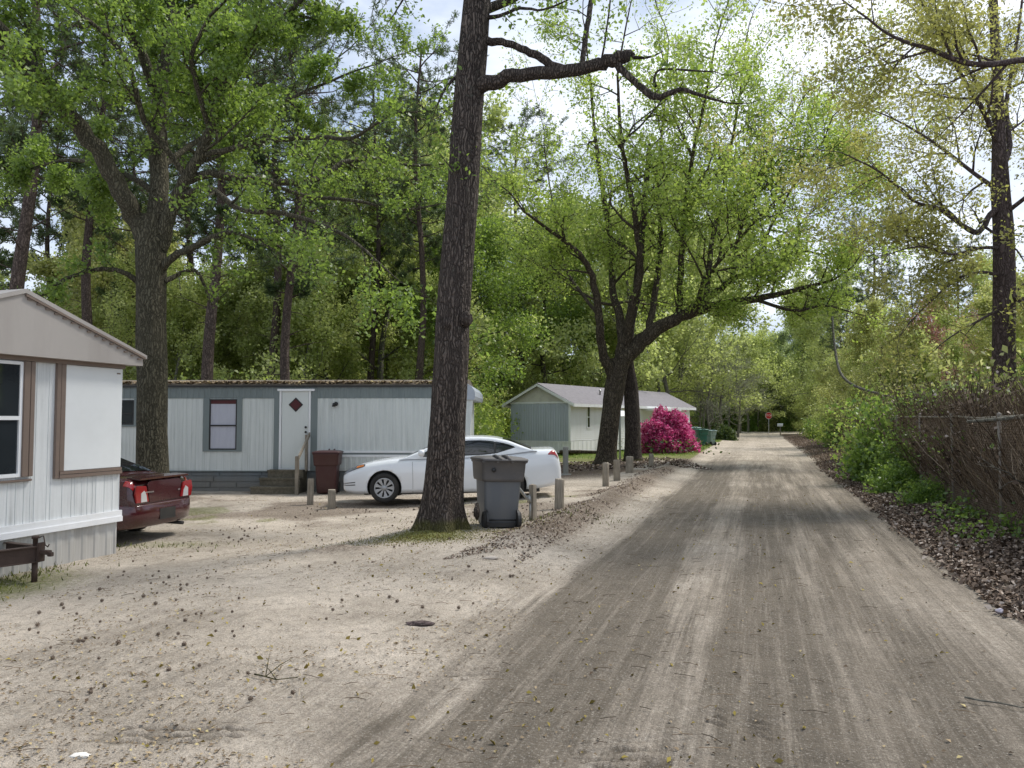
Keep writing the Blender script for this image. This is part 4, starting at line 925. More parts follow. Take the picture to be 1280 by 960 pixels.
# ---- spreading oak by the white house
def tree_mid():
    Y = 33.0; g = P(757, 579, Y); o = Vector((g.x, Y, gz(g.x, Y) - .1)); T = Tree(3)
    d = [(757, 582, .46), (759, 560, .44), (762, 530, .43), (766, 500, .42), (771, 470, .43), (776, 448, .44)]
    pts = [P(a, b, Y) - o for (a, b, r) in d]; pts[0].z = 0; pts, rad = smooth(pts, [x[2] for x in d]); flare_trunk(T, pts, [r_ * (.93 if i < 12 else 1) for i, r_ in enumerate(rad)], 26, 5, .12, .7, 3)
    q = dict(seg=.8, wig=.22, up=.03, n=[0, 4, 5, 5], ratio=.58, ang=.95, rmin=.009, lift=.05)
    L = lambda a_, *a, **k: limb(T, [(x, y, z, r * .80) for x, y, z, r in a_], *a, org=o, **k)
    L([(768, 485, Y, .36), (762, 462, 32.8, .30), (754, 440, 32.5, .24), (749, 405, 32, .22), (746, 370, 31.6, .20), (738, 338, 31.2, .16), (718, 312, 30.6, .12), (690, 290, 30, .09), (655, 265, 29, .05)], q, 3, 7, 3.8, t0=.55, dbias=Vector((0, 0, .4)))
    L([(776, 460, Y, .42), (778, 425, Y, .28), (774, 395, 33.5, .24), (766, 360, 34, .20), (763, 305, 34.5, .18), (755, 250, 35, .15), (746, 185, 35.5, .11), (738, 110, 36, .07), (732, 40, 36.5, .04)], q, 3, 12, 6, t0=.25)
    L([(782, 440, Y, .28), (790, 385, 32.3, .22), (800, 340, 31.8, .19), (796, 285, 31.3, .16), (786, 232, 31, .13), (776, 170, 30.6, .10), (772, 95, 30.2, .06)], q, 3, 11, 5.5, t0=.3)
    L([(776, 452, Y, .48), (792, 436, Y, .43), (812, 418, 32.8, .40), (835, 403, 32.6, .34), (870, 388, 32.3, .29), (920, 378, 32, .21), (970, 368, 31.5, .15), (1010, 358, 31.2, .10), (1042, 350, 31, .05)], q, 3, 12, 3.6, t0=.4, k=14)
    L([(845, 400, 32.6, .22), (875, 378, 32.8, .20), (902, 360, 33, .17), (922, 345, 33.2, .14), (960, 332, 33.6, .11), (1000, 314, 34, .08), (1035, 318, 34.4, .05), (1070, 300, 35, .03)], q, 3, 9, 4)
    L([(940, 374, 31.8, .10), (975, 384, 31.2, .09), (1000, 388, 30.8, .07), (1030, 382, 30.4, .05), (1070, 392, 30, .03)], q, 2, 7, 3)
    for dd in ([(848, 398, 32.6, .18), (851, 340, 32, .17), (856, 275, 31.6, .14), (862, 215, 31.2, .11), (880, 130, 30.6, .07), (895, 50, 30, .04)],
               [(882, 384, 32.3, .17), (889, 310, 33, .14), (903, 240, 33.6, .11), (918, 160, 34.2, .08), (930, 80, 35, .04)],
               [(915, 352, 33, .16), (922, 300, 33.4, .14), (940, 240, 33.8, .11), (970, 190, 34.2, .08), (1005, 120, 35, .04)],
               [(938, 342, 33.3, .10), (958, 295, 33, .09), (990, 235, 32.6, .07), (1030, 175, 32, .04)],
               [(812, 412, 32.8, .2), (818, 370, 33.5, .18), (826, 300, 34.2, .15), (822, 230, 35, .11), (830, 140, 36, .07), (836, 50, 37, .04)],
               [(978, 322, 33.8, .06), (1000, 280, 34, .05), (1040, 245, 34, .04), (1080, 215, 34, .02)],
               [(752, 400, 32, .10), (730, 370, 33.5, .09), (705, 330, 35, .07), (690, 250, 36, .05), (680, 180, 37, .03)],
               [(870, 388, 32.3, .12), (880, 350, 31, .10), (915, 310, 29.5, .08), (950, 270, 28, .05)]):
        L(dd, q, 3, 12, 5.4, t0=.3)
    t = empty('oak_tree', o, 0, 'spreading multi-stemmed oak with sparse yellow green leaves and a limb over the road', 'tree')
    T.mb.build('trunk', M['bark_mid'], t, fix=False); print('mid tips', len(T.tips))
    leaves(T, 3, .24, .088, M['leaf_light'], t, maxn=95000)
    # the slim dark trunk just right of it
    g = P(791, 577, 33.6); o2 = Vector((g.x, 33.6, gz(g.x, 33.6) - .1)); T = Tree(33)
    d = [(791, 580, .36), (791, 545, .34), (790, 510, .33), (788, 480, .31), (784, 450, .28), (786, 410, .24), (795, 370, .2), (800, 320, .17), (806, 250, .13), (812, 180, .09)]
    pts = [P(a, b, 33.8) - o2 for (a, b, r) in d]; pts[0].z = 0; pts, rad = smooth(pts, [x[2] for x in d]); flare_trunk(T, pts, rad, 18, 4, .1, .8, 3)
    kids(T, pts, rad, 2, q, 4.5, .6, 9)
    t = empty('oak_tree', o2, 0, 'slim nearly black oak trunk between the spreading oak and the pink azalea', 'tree')
    T.mb.build('trunk', M['bark_dark'], t, fix=False); leaves(T, 4, .28, .088, M['leaf_light'], t)
tree_mid()

# ---- budding tree at the right, behind the fence
def tree_right():
    Y = 17.0; g = P(1256, 560, Y); o = Vector((g.x, Y, gz(g.x, Y) - .1)); T = Tree(4)
    d = [(1257, 610, .27), (1257, 560, .25), (1256, 500, .235), (1255, 430, .225), (1255, 350, .22), (1254, 290, .21), (1251, 240, .185), (1249, 180, .14), (1247, 110, .11), (1243, 40, .09), (1240, -60, .09), (1238, -200, .05)]
    pts = [P(a, b, Y) - o for (a, b, r) in d]; pts[0].z = -.1; pts, rad = smooth(pts, [x[2] for x in d]); flare_trunk(T, pts, rad, 22, 4, .2, .7, 3)
    q = dict(seg=.4, wig=.2, up=.02, n=[0, 3, 4, 5], ratio=.55, ang=.75, rmin=.0035)
    L = lambda a_, q_, lev, nk, ln, **k: limb(T, [(x, y, z, r * .72) for x, y, z, r in a_], q_, lev + (1 if lev == 2 else 0), nk, ln * 1.05, org=o, **k)
    L([(1252, 255, Y, .11), (1238, 268, 16.9, .09), (1222, 290, 16.8, .08), (1200, 280, 16.6, .07), (1175, 262, 16.4, .055), (1140, 250, 16.2, .04), (1100, 215, 16, .03), (1050, 190, 15.8, .015)], q, 2, 13, 2.6)
    L([(1320, 90, 13, .08), (1280, 76, 13, .075), (1240, 80, 13, .07), (1200, 77, 13, .065), (1165, 62, 13, .05), (1120, 48, 13, .035), (1080, 20, 13, .025), (1040, -10, 13, .012)], q, 2, 14, 2.2)
    L([(1248, 180, Y, .09), (1230, 140, 16.6, .07), (1205, 100, 16.2, .06), (1180, 50, 15.8, .045), (1150, 0, 15.4, .03), (1120, -60, 15, .02)], q, 2, 11, 2.4)
    L([(1250, 220, Y, .10), (1262, 180, 17.3, .08), (1258, 130, 17.8, .07), (1270, 60, 18.2, .05), (1280, -20, 18.6, .03)], q, 2, 10, 2.4)
    L([(1254, 310, Y, .06), (1225, 310, 16.6, .05), (1190, 318, 16.2, .04), (1150, 308, 15.8, .025), (1110, 318, 15.4, .012)], q, 2, 8, 2)
    L([(1252, 345, Y, .06), (1225, 340, 16.6, .045), (1195, 350, 16.2, .035), (1165, 375, 15.8, .025), (1130, 410, 15.4, .012)], q, 2, 6, 1.6)
    L([(1253, 385, Y, .05), (1225, 400, 16.5, .035), (1190, 420, 16, .02), (1160, 445, 15.6, .012)], q, 1, 6, 1.4)
    L([(1256, 370, Y, .12), (1270, 372, 16.8, .10), (1300, 385, 16.5, .09), (1350, 380, 16, .06)], q, 2, 4, 2.4)
    L([(1251, 240, Y, .08), (1215, 215, 17.8, .06), (1170, 180, 18.6, .05), (1120, 150, 19.4, .03), (1070, 130, 20, .015)], q, 2, 11, 2.6)
    L([(1249, 160, Y, .07), (1225, 110, 18, .055), (1190, 60, 19, .04), (1160, 10, 20, .025)], q, 2, 10, 2.4)
    L([(1252, 270, Y, .07), (1290, 240, 16.4, .06), (1330, 200, 15.8, .05), (1380, 150, 15, .03)], q, 2, 8, 2.4)
    t = empty('oak_tree', o, 0, 'dark trunked tree with thin bronze budding twigs behind the chain link fence', 'tree')
    T.mb.build('trunk', M['bark_red'], t, fix=False); print('right tips', len(T.tips))
    leaves(T, 4, .15, .042, M['leaf_olive'], t, el=2.0, maxn=140000)
tree_right()

# ================================================================== BACKGROUND TREES
def needles(T, m, parent, k=9, Ln=.22, maxt=2600):
    tp = np.array([tuple(x) for x in T.tips])
    if len(tp) > maxt: tp = tp[nr.permutation(len(tp))[:maxt]]
    c = np.repeat(tp, k, 0); n = len(c); d = nr.normal(size=(n, 3)); d[:, 2] += .5; d /= np.linalg.norm(d, axis=1)[:, None]
    s = np.cross(d, nr.normal(size=(n, 3))); s /= np.linalg.norm(s, axis=1)[:, None]; w = .022
    a = c + d * .02; L = (Ln * (.7 + .6 * nr.random(n)))[:, None]
    v = np.stack([a - s * w * .4, a + s * w * .4, a + d * L * .7 + s * w, a + d * L, a + d * L * .7 - s * w], 1).reshape(-1, 3)
    return link('crown', np_mesh('crown', v, np.arange(len(v)).reshape(-1, 5)), parent, m)
def pine(seed, h=22, r=.26, clear=.42, lean=.0):
    T = Tree(seed); rg = T.r; n = 12; pts = [Vector((lean * (i / n) * h * .1 + .25 * math.sin(i * .7 + seed), .2 * math.sin(i * .5 + seed * 2), h * i / n)) for i in range(n + 1)]; pts[0] = Vector((pts[1].x * .3, pts[1].y * .3, -.3))
    pts, rad = smooth(pts, [r * (1 - .8 * i / n) for i in range(n + 1)], 3); flare_trunk(T, pts, rad, 12, 3, .1, .5, seed)
    q = dict(seg=.7, wig=.16, up=.06, n=[0, 4, 5], ratio=.42, ang=.8, rmin=.012)
    nb = 44
    for i in range(nb):
        t = clear + (1 - clear) * i / nb; f = t * (len(pts) - 1); j = min(int(f), len(pts) - 2); p = pts[j].lerp(pts[j + 1], f - j); a = i * 2.4 + rg.random()
        L = (3.6 * math.sin(math.pi * min(.95, .25 + .75 * (1 - (t - clear) / (1 - clear)) * .9)) + .5) * rg.uniform(.6, 1.1)
        grow(T, p, Vector((math.cos(a), math.sin(a), rg.uniform(-.1, .35))), L, .05, 2, q)
    for i in range(9):   # dead stubs on the bare bole
        t = rg.uniform(.15, clear); f = t * (len(pts) - 1); j = int(f); p = pts[j]; a = rg.random() * 6.28; d = Vector((math.cos(a), math.sin(a), rg.uniform(-.1, .4))); L = rg.uniform(.4, 2.2)
        T.tube([p, p + d * L * .5, p + d * L + Vector((0, 0, -.1))], [.03, .02, .008], 4)
    t = empty('pine_tree'); T.mb.build('trunk', M['bark_pine'], t, fix=False); needles(T, M['needle'], t); return t
def broad(seed, h=12, r=.16, leaf='leaf_bg', low=.15, wide=1.0, size=.105, bark='bark_grey', k=10, sp=.24, tips=2600, up=.08, nmain=16, name='broadleaf_tree'):
    T = Tree(seed); rg = T.r; n = 9; pts = [Vector((.3 * math.sin(i * .8 + seed), .3 * math.sin(i * .6 + seed * 1.7), h * .9 * i / n)) for i in range(n + 1)]; o = pts[0].copy(); pts = [p - o for p in pts]; pts[0].z = -.3
    pts, rad = smooth(pts, [r * (1 - .85 * i / n) for i in range(n + 1)], 3); flare_trunk(T, pts, rad, 10, 3, .15, .5, seed)
    q = dict(seg=.7, wig=.2, up=up, n=[0, 4, 5], ratio=.48, ang=.8, rmin=.010)
    for i in range(nmain):
        t = low + (1 - low) * (i + rg.random() * .5) / nmain; f = t * (len(pts) - 1); j = min(int(f), len(pts) - 2); p = pts[j]; a = i * 2.4 + rg.random()
        L = h * .34 * wide * (1.1 - .75 * t) * rg.uniform(.7, 1.2)
        grow(T, p, Vector((math.cos(a), math.sin(a), rg.uniform(.2, .7))), L, r * .35 * (1.1 - t), 2, q)
    t = empty(name); T.mb.build('trunk', M[bark], t, fix=False)
    if len(T.tips) > tips: rg.shuffle(T.tips); T.tips = T.tips[:tips]
    if leaf: leaves(T, k, sp, size, M[leaf], t)
    return t
bigs_ = []
pines = [pine(101, 23, .27, .40), pine(102, 25, .30, .46), pine(103, 21, .24, .36)]
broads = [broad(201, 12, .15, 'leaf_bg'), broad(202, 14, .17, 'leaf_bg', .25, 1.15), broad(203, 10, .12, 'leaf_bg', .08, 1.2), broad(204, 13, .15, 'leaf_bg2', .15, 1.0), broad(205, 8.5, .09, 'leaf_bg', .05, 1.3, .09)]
bare = [broad(301, 11, .17, 'lichen', .15, 1.2, .07, 'bark_grey', 2, .12, 2400, .02, 18, 'lichened_tree')]
for (px, Y, sc, k) in ((775, 62, 1.75, 0), (850, 76, 2.0, 1), (888, 100, 2.1, 1), (1012, 112, 1.9, 0), (1045, 90, 1.5, 1), (700, 78, 2.0, 0), (490, 48, 1.75, 0), (545, 62, 2.0, 1), (420, 66, 1.9, 1)):
    bigs_.append((px, Y, sc, k))
fars = [broad(501, 14, .17, 'leaf_far_hazy', .06, 1.2, .16), broad(502, 11, .14, 'leaf_far_hazy', .04, 1.35, .15)]
pink = broad(401, 9, .12, 'leaf_pink', .25, 1.2, .09, 'bark_red', 7, .3, name='red_leaved_tree')
bgcount = [0]
used = set()
def place(proto, x, y, sc, label, group, cat='tree'):
    first = proto.name not in used; used.add(proto.name)
    o = proto if first else dup(proto)
    o.location = (x, y, gz(x, y)); o.rotation_euler = (0, 0, rnd.random() * 6.28); s = sc; o.scale = (s * rnd.uniform(.9, 1.1), s * rnd.uniform(.9, 1.1), s)
    o['label'] = label; o['category'] = cat; o['group'] = group; return o
PL = ('tall pine with bare straight trunk standing in the woods behind the trailers', 'pines in the woods behind the homes')
for i, (px, Y, sc) in enumerate([(24, 27, 1.12), (112, 38, 1.0), (163, 44, .9), (265, 31, 1.0), (341, 41, 1.0), (362, 33, .95), (467, 46, .95), (523, 42, .9), (415, 52, .9), (575, 60, 1), (648, 66, 1.1), (60, 50, 1.1), (310, 60, 1.1), (230, 52, 1.1), (-60, 36, 1.1), (500, 70, 1.1), (190, 66, 1.1), (400, 75, 1.2), (700, 85, 1.1), (-20, 60, 1.1), (140, 80, 1.2)]):
    p = P(px, 500, Y); place(pines[i % 3], p.x, p.y, sc, *PL)
PR = ('pine rising above the green thicket on the right of the road', 'pines on the right of the road')
for i, (px, Y, sc) in enumerate([(1093, 52, .62), (1060, 78, .72), (1010, 130, .7), (1140, 70, .6), (985, 150, .8), (1040, 100, .8), (1200, 60, .62), (1260, 80, .7)]):
    p = P(px, 500, Y); place(pines[(i + 1) % 3], p.x, p.y, sc, *PR)
BL = ('bright green young broadleaf tree in the woods behind the homes', 'young broadleaf trees behind the homes')
r5 = random.Random(55); pl = []
def ok(x, y, dmin):
    u, v = uv(x, y)
    if -5 < u < 4.5 and v < 150: return False
    if y < 27 and x < 0: return False
    px_ = 640 + F * x / y
    if 560 < px_ < 760 and y < 64: return False
    if px_ <= 560 and y < 40: return False
    if x > -3 and x < 17 and 36 < y < 62 and u < -3: return False
    if u < 0 and u > -15 and v < 66 and y > 28 and x > 0: return False
    for (a, b) in pl:
        if (a - x) ** 2 + (b - y) ** 2 < dmin * dmin: return False
    return True
n = 0
for t_ in range(3000):
    Y = 27 + 55 * r5.random() ** 1.2; px = r5.uniform(-160, 900); x = (px - 640) / F * Y
    if not ok(x, Y, 3.0) : continue
    pl.append((x, Y)); b = broads[[0, 1, 2, 0, 4, 1, 3, 0][n % 8]]
    sc = r5.uniform(.75, 1.15) * (1 + (Y - 30) * .006); place(b, x, Y, sc, *BL); n += 1
    if n >= 58: break
print('bg left', n)
BR = ('mixed green young tree growing in the strip right of the road', 'young trees on the right of the road'); n = 0
for t_ in range(3000):
    v = 20 + 110 * r5.random() ** 1.1; u = 5.2 + 26 * r5.random() ** 1.5; x, y = xy(u, v)
    if not ok(x, y, 2.6) or u < 5.2 + .01 * v: continue
    if v < 26 and u < 9: continue
    pl.append((x, y)); b = broads[[0, 3, 2, 4, 3, 0, 1, 4][n % 8]]; place(b, x, y, r5.uniform(.5, .75) * (1 + v * .002), *BR); n += 1
    if n >= 46: break
BF = ('distant green tree beyond the cross road', 'distant trees beyond the cross road'); n = 0
for t_ in range(2000):
    v = r5.uniform(124, 150); u = r5.uniform(-50, 30); x, y = xy(u, v)
    if not all((a - x) ** 2 + (b - y) ** 2 > 16 for a, b in pl): continue
    pl.append((x, y)); place(fars[n % 2], x, y, r5.uniform(.85, 1.3), *BF); n += 1
    if n >= 54: break
# trees along the left verge towards the junction
for (px, Y, k, sc) in ((905, 72, 0, .9), (922, 78, 0, .8), (890, 66, 0, .75), (872, 74, 0, .9)):
    p = P(px, 540, Y); place(bare[0], p.x, p.y, sc, 'pale grey lichen covered bare tree left of the far road', 'lichened trees by the far road')
for (px, Y, sc) in ((935, 112, 1.0), (948, 118, 1.1), (925, 104, .9), (912, 108, 1), (880, 96, 1.0), (860, 88, 1.0)):
    p = P(px, 540, Y); place(broads[1], p.x, p.y, sc, 'green tree standing left of the road near the junction', 'trees left of the junction')
for (px, Y, sc, k) in bigs_:
    p = P(px, 540, Y); o = dup(broads[k]); o.location = (p.x, p.y, -.1); o.scale = (sc, sc, sc); o.rotation_euler = (0, 0, px * .7); o['label'] = 'very tall light green tree rising behind the spreading oak and the far road'; o['category'] = 'tree'; o['group'] = 'tall trees filling the sky behind the spreading oak'
# leafy tree hanging between the tall trunk and the spreading oak
tm = broad(410, 16, .22, 'leaf_oak', .32, 1.1, .11, 'bark_oak', 9, .35, 3400, .0, 22, 'oak_tree')
for i, (px, Y, sc) in enumerate(((690, 64, 1.35), (585, 46, 1.0))):
    o = tm if i == 0 else dup(tm); p = P(px, 560, Y); o.location = (p.x, p.y, -.2); o.scale = (sc,) * 3; o.rotation_euler = (0, 0, i * 2.0)
    tag(o, ['mid green oak between the grey trailer and the white house', 'mid green oak rising behind the grey trailer roof near the tall trunk'][i], 'tree')
for (px, Y, sc) in ((1180, 48, 1.0), (1150, 56, .95)):
    p = P(px, 520, Y); place(pink, p.x, p.y, sc, 'small tree with fresh reddish pink leaves beyond the vine covered fence', 'red leaved trees beyond the fence')
# far woodland mass
n = 70000; ang = nr.uniform(-.95, .95, n); rr = nr.uniform(95, 190, n); x = np.sin(ang) * rr; y = np.cos(ang) * rr; u, v = uv(x, y)
hgt = (10 + 7 * fbm(x * .06, y * .06)) * nr.random(n) ** 1.5
k_ = ((v > 176) | (u < -24 - .0 * v) | (u > 34)) & (rr > 95); c = np.stack([x, y, hgt], 1)[k_]
v_, f_ = leaf_quads(c, .95, .3, 1.3); tag(link('distant_woodland', np_mesh('distant_woodland', v_, f_), None, M['leaf_far_hazy']), 'far off green woodland closing the view', 'woodland', kind='stuff')

# ================================================================== BUSHES
def bush(seed, rx, ry, h, n, size, leaf, stems=26, name='shrub', k=5, sp=.10, label=None, cat='shrub', lob=.25, shell=.55, low=0.0, stem_m='bark_mid'):
    rg = random.Random(seed); tips = []; mb = MB()
    while len(tips) < n:
        d = rvec(rg).normalized(); d.z = abs(d.z)
        rr = (shell + (1 - shell) * rg.random()) * (1 + lob * mnoise.noise(d * 2.2 + Vector((seed, 0, 0))) * 2)
        p = Vector((d.x * rx * rr, d.y * ry * rr, low + d.z * h * rr)); tips.append(p)
    for i in range(stems):
        e = tips[i * (n // stems)]; b = Vector((e.x * .25, e.y * .25, -.1)); mid = b.lerp(e, .5) + rvec(rg) * .1
        mb.tube([b, mid, e], [.018, .012, .004], 4, False)
    t = empty(name, label=label, cat=cat); mb.build('stems', M[stem_m], t, fix=False)
    c = np.repeat(np.array([tuple(p) for p in tips]), k, 0) + nr.normal(size=(n * k, 3)) * sp; c[:, 2] = np.maximum(c[:, 2], .02)
    v, f = leaf_quads(c, size, .4, 1.4); link('crown' if leaf != 'azalea' else 'blossom', np_mesh('foliage', v, f), t, M[leaf]); return t
az = bush(9, 1.62, 1.5, 2.15, 4200, .085, 'azalea', name='azalea_bush', label='rounded bright magenta azalea bush in full bloom before the white house', cat='azalea bush', k=6, sp=.07, lob=.16, shell=.72)
c_ = np.stack([nr.normal(size=1500) * .85, nr.normal(size=1500) * .85 - .3, nr.random(1500) * .75], 1); v_, f_ = leaf_quads(c_, .10, .3); link('leaves', np_mesh('leaves', v_, f_), az, M['leaf_dark'])
p = G(834, 566); p = P(834, 562, 41.0); az.location = (p.x, p.y, 0)
hb = bush(12, 1.7, 1.4, 1.35, 1500, .10, 'leaf_dark', name='clipped_shrub', label='low dark green shrub left of the far road behind the green bins', k=6, sp=.08, lob=.12, shell=.8); p = P(897, 545, 67.0); hb.location = (p.x, p.y, 0)
sh = [bush(21, 1.3, 1.1, 1.7, 900, .085, 'leaf_shrub', k=6, sp=.12, lob=.4, shell=.4), bush(22, 1.5, 1.2, 2.2, 1100, .075, 'leaf_light', k=5, sp=.14, lob=.45, shell=.4), bush(23, 1.1, 1.0, 1.2, 700, .075, 'leaf_shrub', k=6, sp=.12, lob=.45, shell=.3), bush(24, 1.4, 1.2, 1.9, 650, .07, 'leaf_bg2', 70, k=4, sp=.16, lob=.5, shell=.3)]
us = set()
def shrub(i, u, v, sc, label, group=None, dz=0, sz=1):
    first = i not in us; us.add(i); o = sh[i] if first else dup(sh[i]); x, y = xy(u, v); o.location = (x, y, gz(x, y) - .05 + dz); o.rotation_euler = (0, 0, rnd.random() * 6.28); o.scale = (sc, sc, sc * sz); tag(o, label, 'shrub', group)
    if not group and 'group' in o: del o['group']
shrub(0, 3.3, 23.4, 1.1, 'bright green leafy shrub on the bank in front of the fence end', sz=1.1)
shrub(0, 3.4, 21.0, .72, 'smaller bright leafy shrub against the fence, nearer than the tall one')
shrub(2, 3.05, 19.8, .6, 'low light green sprawling plant at the foot of the vine thicket')
shrub(2, 3.1, 17.0, .42, 'small green plant creeping out from under the chain link fence')
shrub(1, 3.9, 26.5, 1.0, 'yellow green shrub tangled with brown vines behind the bright green shrub')
shrub(3, 3.9, 29.8, .95, 'olive brown twiggy shrub on the road bank')
for j in range(26):
    x, y = xy(-14 + j * 1.3, 124 + 3 * rnd.random()); u, v = uv(x, y); shrub([0, 3][j % 2], u, v, 1.5 + .6 * rnd.random(), 'rounded green shrub edging the far side of the cross road', 'shrubs beyond the cross road')
GS = ('green shrub growing along the right bank of the far road', 'shrubs along the far right bank')
for j, v in enumerate([33.5, 37, 40.5, 44.5, 48.5, 53, 58, 63, 69, 75, 82, 90]):
    shrub([0, 3, 1, 2][j % 4], 4.2 + .9 * rnd.random() + .012 * v, v, 1.0 + .35 * rnd.random(), *GS)
GS2 = ('shrub showing above the vine covered fence', 'shrubs behind the fence')
for j, (u, v) in enumerate([(5.6, 19), (5.9, 22.5), (6.4, 15.5), (7.5, 19), (6.3, 26), (8.2, 23.5), (7.0, 30), (9.5, 28), (6.6, 35), (9, 34), (10, 18.5), (11, 23)]):
    shrub([3, 0, 3, 1][j % 4], u, v, 1.25 + .3 * rnd.random(), *GS2, sz=1.15)
GS3 = ('understory shrub in the woods behind the homes', 'understory shrubs behind the homes')
for j in range(34):
    Y = 30 + 34 * rnd.random(); px = rnd.uniform(150, 690); x = (px - 640) / F * Y; u, v = uv(x, Y)
    if px > 600 and Y < 50: Y = 55; x = (px - 640) / F * Y; u, v = uv(x, Y)
    shrub([3, 1, 1, 0][j % 4], u, v, 1.1 + .6 * rnd.random(), *GS3)

# ================================================================== FENCE + VINES
def fence():
    U = 3.45; v0, v1 = 7.0, 34.0; x0, y0 = xy(U, v0); x1, y1 = xy(U, v1)
    t = empty('chain_link_fence', (x0, y0, 0), 0, 'rusty chain link fence along the right bank, overgrown with dead vines', 'fence')
    d = Vector((SU, CU, 0)); Lf = v1 - v0; Hh = 1.66; gb = lambda s: gz(x0 + d.x * s, y0 + d.y * s) - .02
    mb = MB(); n = int(Lf / .075)
    w = Vector((CU, -SU, 0)) * .003
    for sgn in (1, -1):
        for i in range(-24, n):
            s0 = i * .075; s1 = s0 + Hh
            a, b = (s0, s1) if sgn > 0 else (s1, s0)
            z0, z1 = 0, Hh
            # clip to [0, Lf]
            def cl(sa, za, sb, zb):
                if sa == sb: return None
                ta, tb = 0, 1
                for lim, lo in ((0, True), (Lf, False)):
                    f = (lim - sa) / (sb - sa)
                    ins = (sa >= lim) if lo else (sa <= lim); ine = (sb >= lim) if lo else (sb <= lim)
                    if not ins and not ine: return None
                    if not ins: ta = max(ta, f)
                    if not ine: tb = min(tb, f)
                return (sa + (sb - sa) * ta, za + (zb - za) * ta, sa + (sb - sa) * tb, za + (zb - za) * tb) if tb > ta else None
            c = cl(a, z0, b, z1)
            if not c: continue
            m_ = 3; pts = []
            for j in range(m_ + 1):
                f = j / m_; s = c[0] + (c[2] - c[0]) * f; z = c[1] + (c[3] - c[1]) * f; pts.append(d * s + Vector((0, 0, gb(s) + z)) + w * sgn)
            mb.tube(pts, .0036, 3, False, False)
    mb.build('mesh', m_plain('rusty_wire', (.27, .205, .145), .6, .2, dirt=.5, dcol=(.12, .08, .05), scale=3), t, fix=False)
    pm = m_plain('galv', (.30, .27, .23), .5, .3, dirt=.5, dcol=(.2, .15, .1))
    s = 0.3
    while s < Lf:
        q = MB(); q.tube([d * s + Vector((0, 0, gb(s) - .1)), d * s + Vector((0, 0, gb(s) + Hh + .04))], .03, 10); q.lathe([(.035, 0), (.034, .03), (0, .05)], 10, c=(d.x * s, d.y * s, gb(s) + Hh + .03)); q.build('post', pm, t); s += 3.0
    q = MB(); q.tube([d * s_ + Vector((0, 0, gb(s_) + Hh)) for s_ in [i * 1.5 for i in range(int(Lf / 1.5) + 1)]], .02, 8); q.build('top_rail', pm, t)
fence()
def thicket(u0, v0, v1, n, hmin, hmax, dep, label, leafn=1500, green=400, seed=5, greenm='leaf_shrub', upright=.16):
    rg = random.Random(seed); x0, y0 = xy(u0, v0); t = empty('vine_thicket', (x0, y0, gz(x0, y0)), 0, label, 'vine thicket'); mb = MB(); tops = []; zg = gz(x0, y0)
    hv_ = fbm(np.arange(0, 60, .05)[:, None] * .7 + seed, np.arange(0, 8, .1)[None, :] * 1.1)
    for i in range(n):
        v = rg.uniform(v0, v1); u = u0 + dep * rg.random() ** 1.5; x, y = xy(u, v); b = Vector((x - x0, y - y0, gz(x, y) - zg - .03))
        hv = hmin + (hmax - hmin) * float(hv_[int(v * 20), int(u * 10)]) * 1.5; H_ = hv * rg.uniform(.35, 1.05); 
        if rg.random() < .3: b.z += rg.uniform(.3, 1.2)
        p = b; d = Vector((rg.gauss(0, upright), rg.gauss(0, upright), 1)); pts = [p.copy()]
        for j in range(4):
            d = (d + rvec(rg) * .17).normalized(); p = p + d * H_ / 4
            if p.z > hv + b.z * 0 + .25: d.z *= -.4
            pts.append(p.copy())
        r = rg.uniform(.003, .009); mb.tube(pts, [r, r, r * .9, r * .7, r * .4], 3, False, False)
        tops += pts[1:]
    mb.build('stems', M['vine'], t, fix=False)
    tp = np.array([tuple(q) for q in tops])
    c = tp[nr.integers(0, len(tp), leafn)] + nr.normal(size=(leafn, 3)) * .06
    v_, f_ = leaf_quads(c, .055, .1, 1.4, .3); link('dead_leaves', np_mesh('dead_leaves', v_, f_), t, M['dead_leaf'])
    if green:
        c = tp[nr.integers(0, len(tp), green // 8)]; c = np.repeat(c, 8, 0) + nr.normal(size=(len(c) * 8, 3)) * .10; v_, f_ = leaf_quads(c, .05, .5); link('green_leaves', np_mesh('green_leaves', v_, f_), t, M[greenm])
thicket(3.60, 8.6, 15.5, 6400, 1.1, 1.75, .7, 'dense brown dead vines behind the nearest stretch of chain link fence', 2600, 260, 5, upright=.07)
thicket(3.62, 15.2, 19.5, 4600, 1.15, 1.85, .8, 'tangled brown vines with dry leaf clumps climbing over the fence top', 7200, 900, 6, upright=.14)
thicket(3.6, 19.2, 25, 3600, 1.3, 2.2, 1.2, 'bramble thicket of brown stems mixed with green leaves by the bright shrub', 3000, 9000, 7, upright=.2)
thicket(3.7, 24.5, 35, 3800, 1.4, 2.5, 1.8, 'long brambly hedge of grey brown twigs beyond the fence end', 3000, 6000, 8, 'leaf_bg2', .3)
thicket(4.4, 11.5, 20, 1300, 1.4, 2.3, 1.5, 'tall reedy brown growth with yellow green tips behind the fence', 1500, 7000, 9, 'leaf_light', .22)
# weedy plants at the foot of the fence
c_ = []
for j in range(150):
    v = nr.uniform(11.5, 24); u = 3.4 - .8 * nr.random() ** 2; x, y = xy(u, v)
    if fbm(np.array([v * .9]), np.array([3.])) < .42: continue
    z = float(height(np.array([x]), np.array([y]))[0]); m_ = 26; h_ = nr.uniform(.12, .45); c_.append(np.stack([x + nr.normal(size=m_) * .12, y + nr.normal(size=m_) * .12, z + nr.random(m_) * h_], 1))
v_, f_ = leaf_quads(np.concatenate(c_), .05, .9, 1.4); tag(link('groundcover', np_mesh('groundcover', v_, f_), None, M['leaf_shrub']), 'fresh green weeds at the foot of the vine covered fence', 'weeds', kind='stuff')
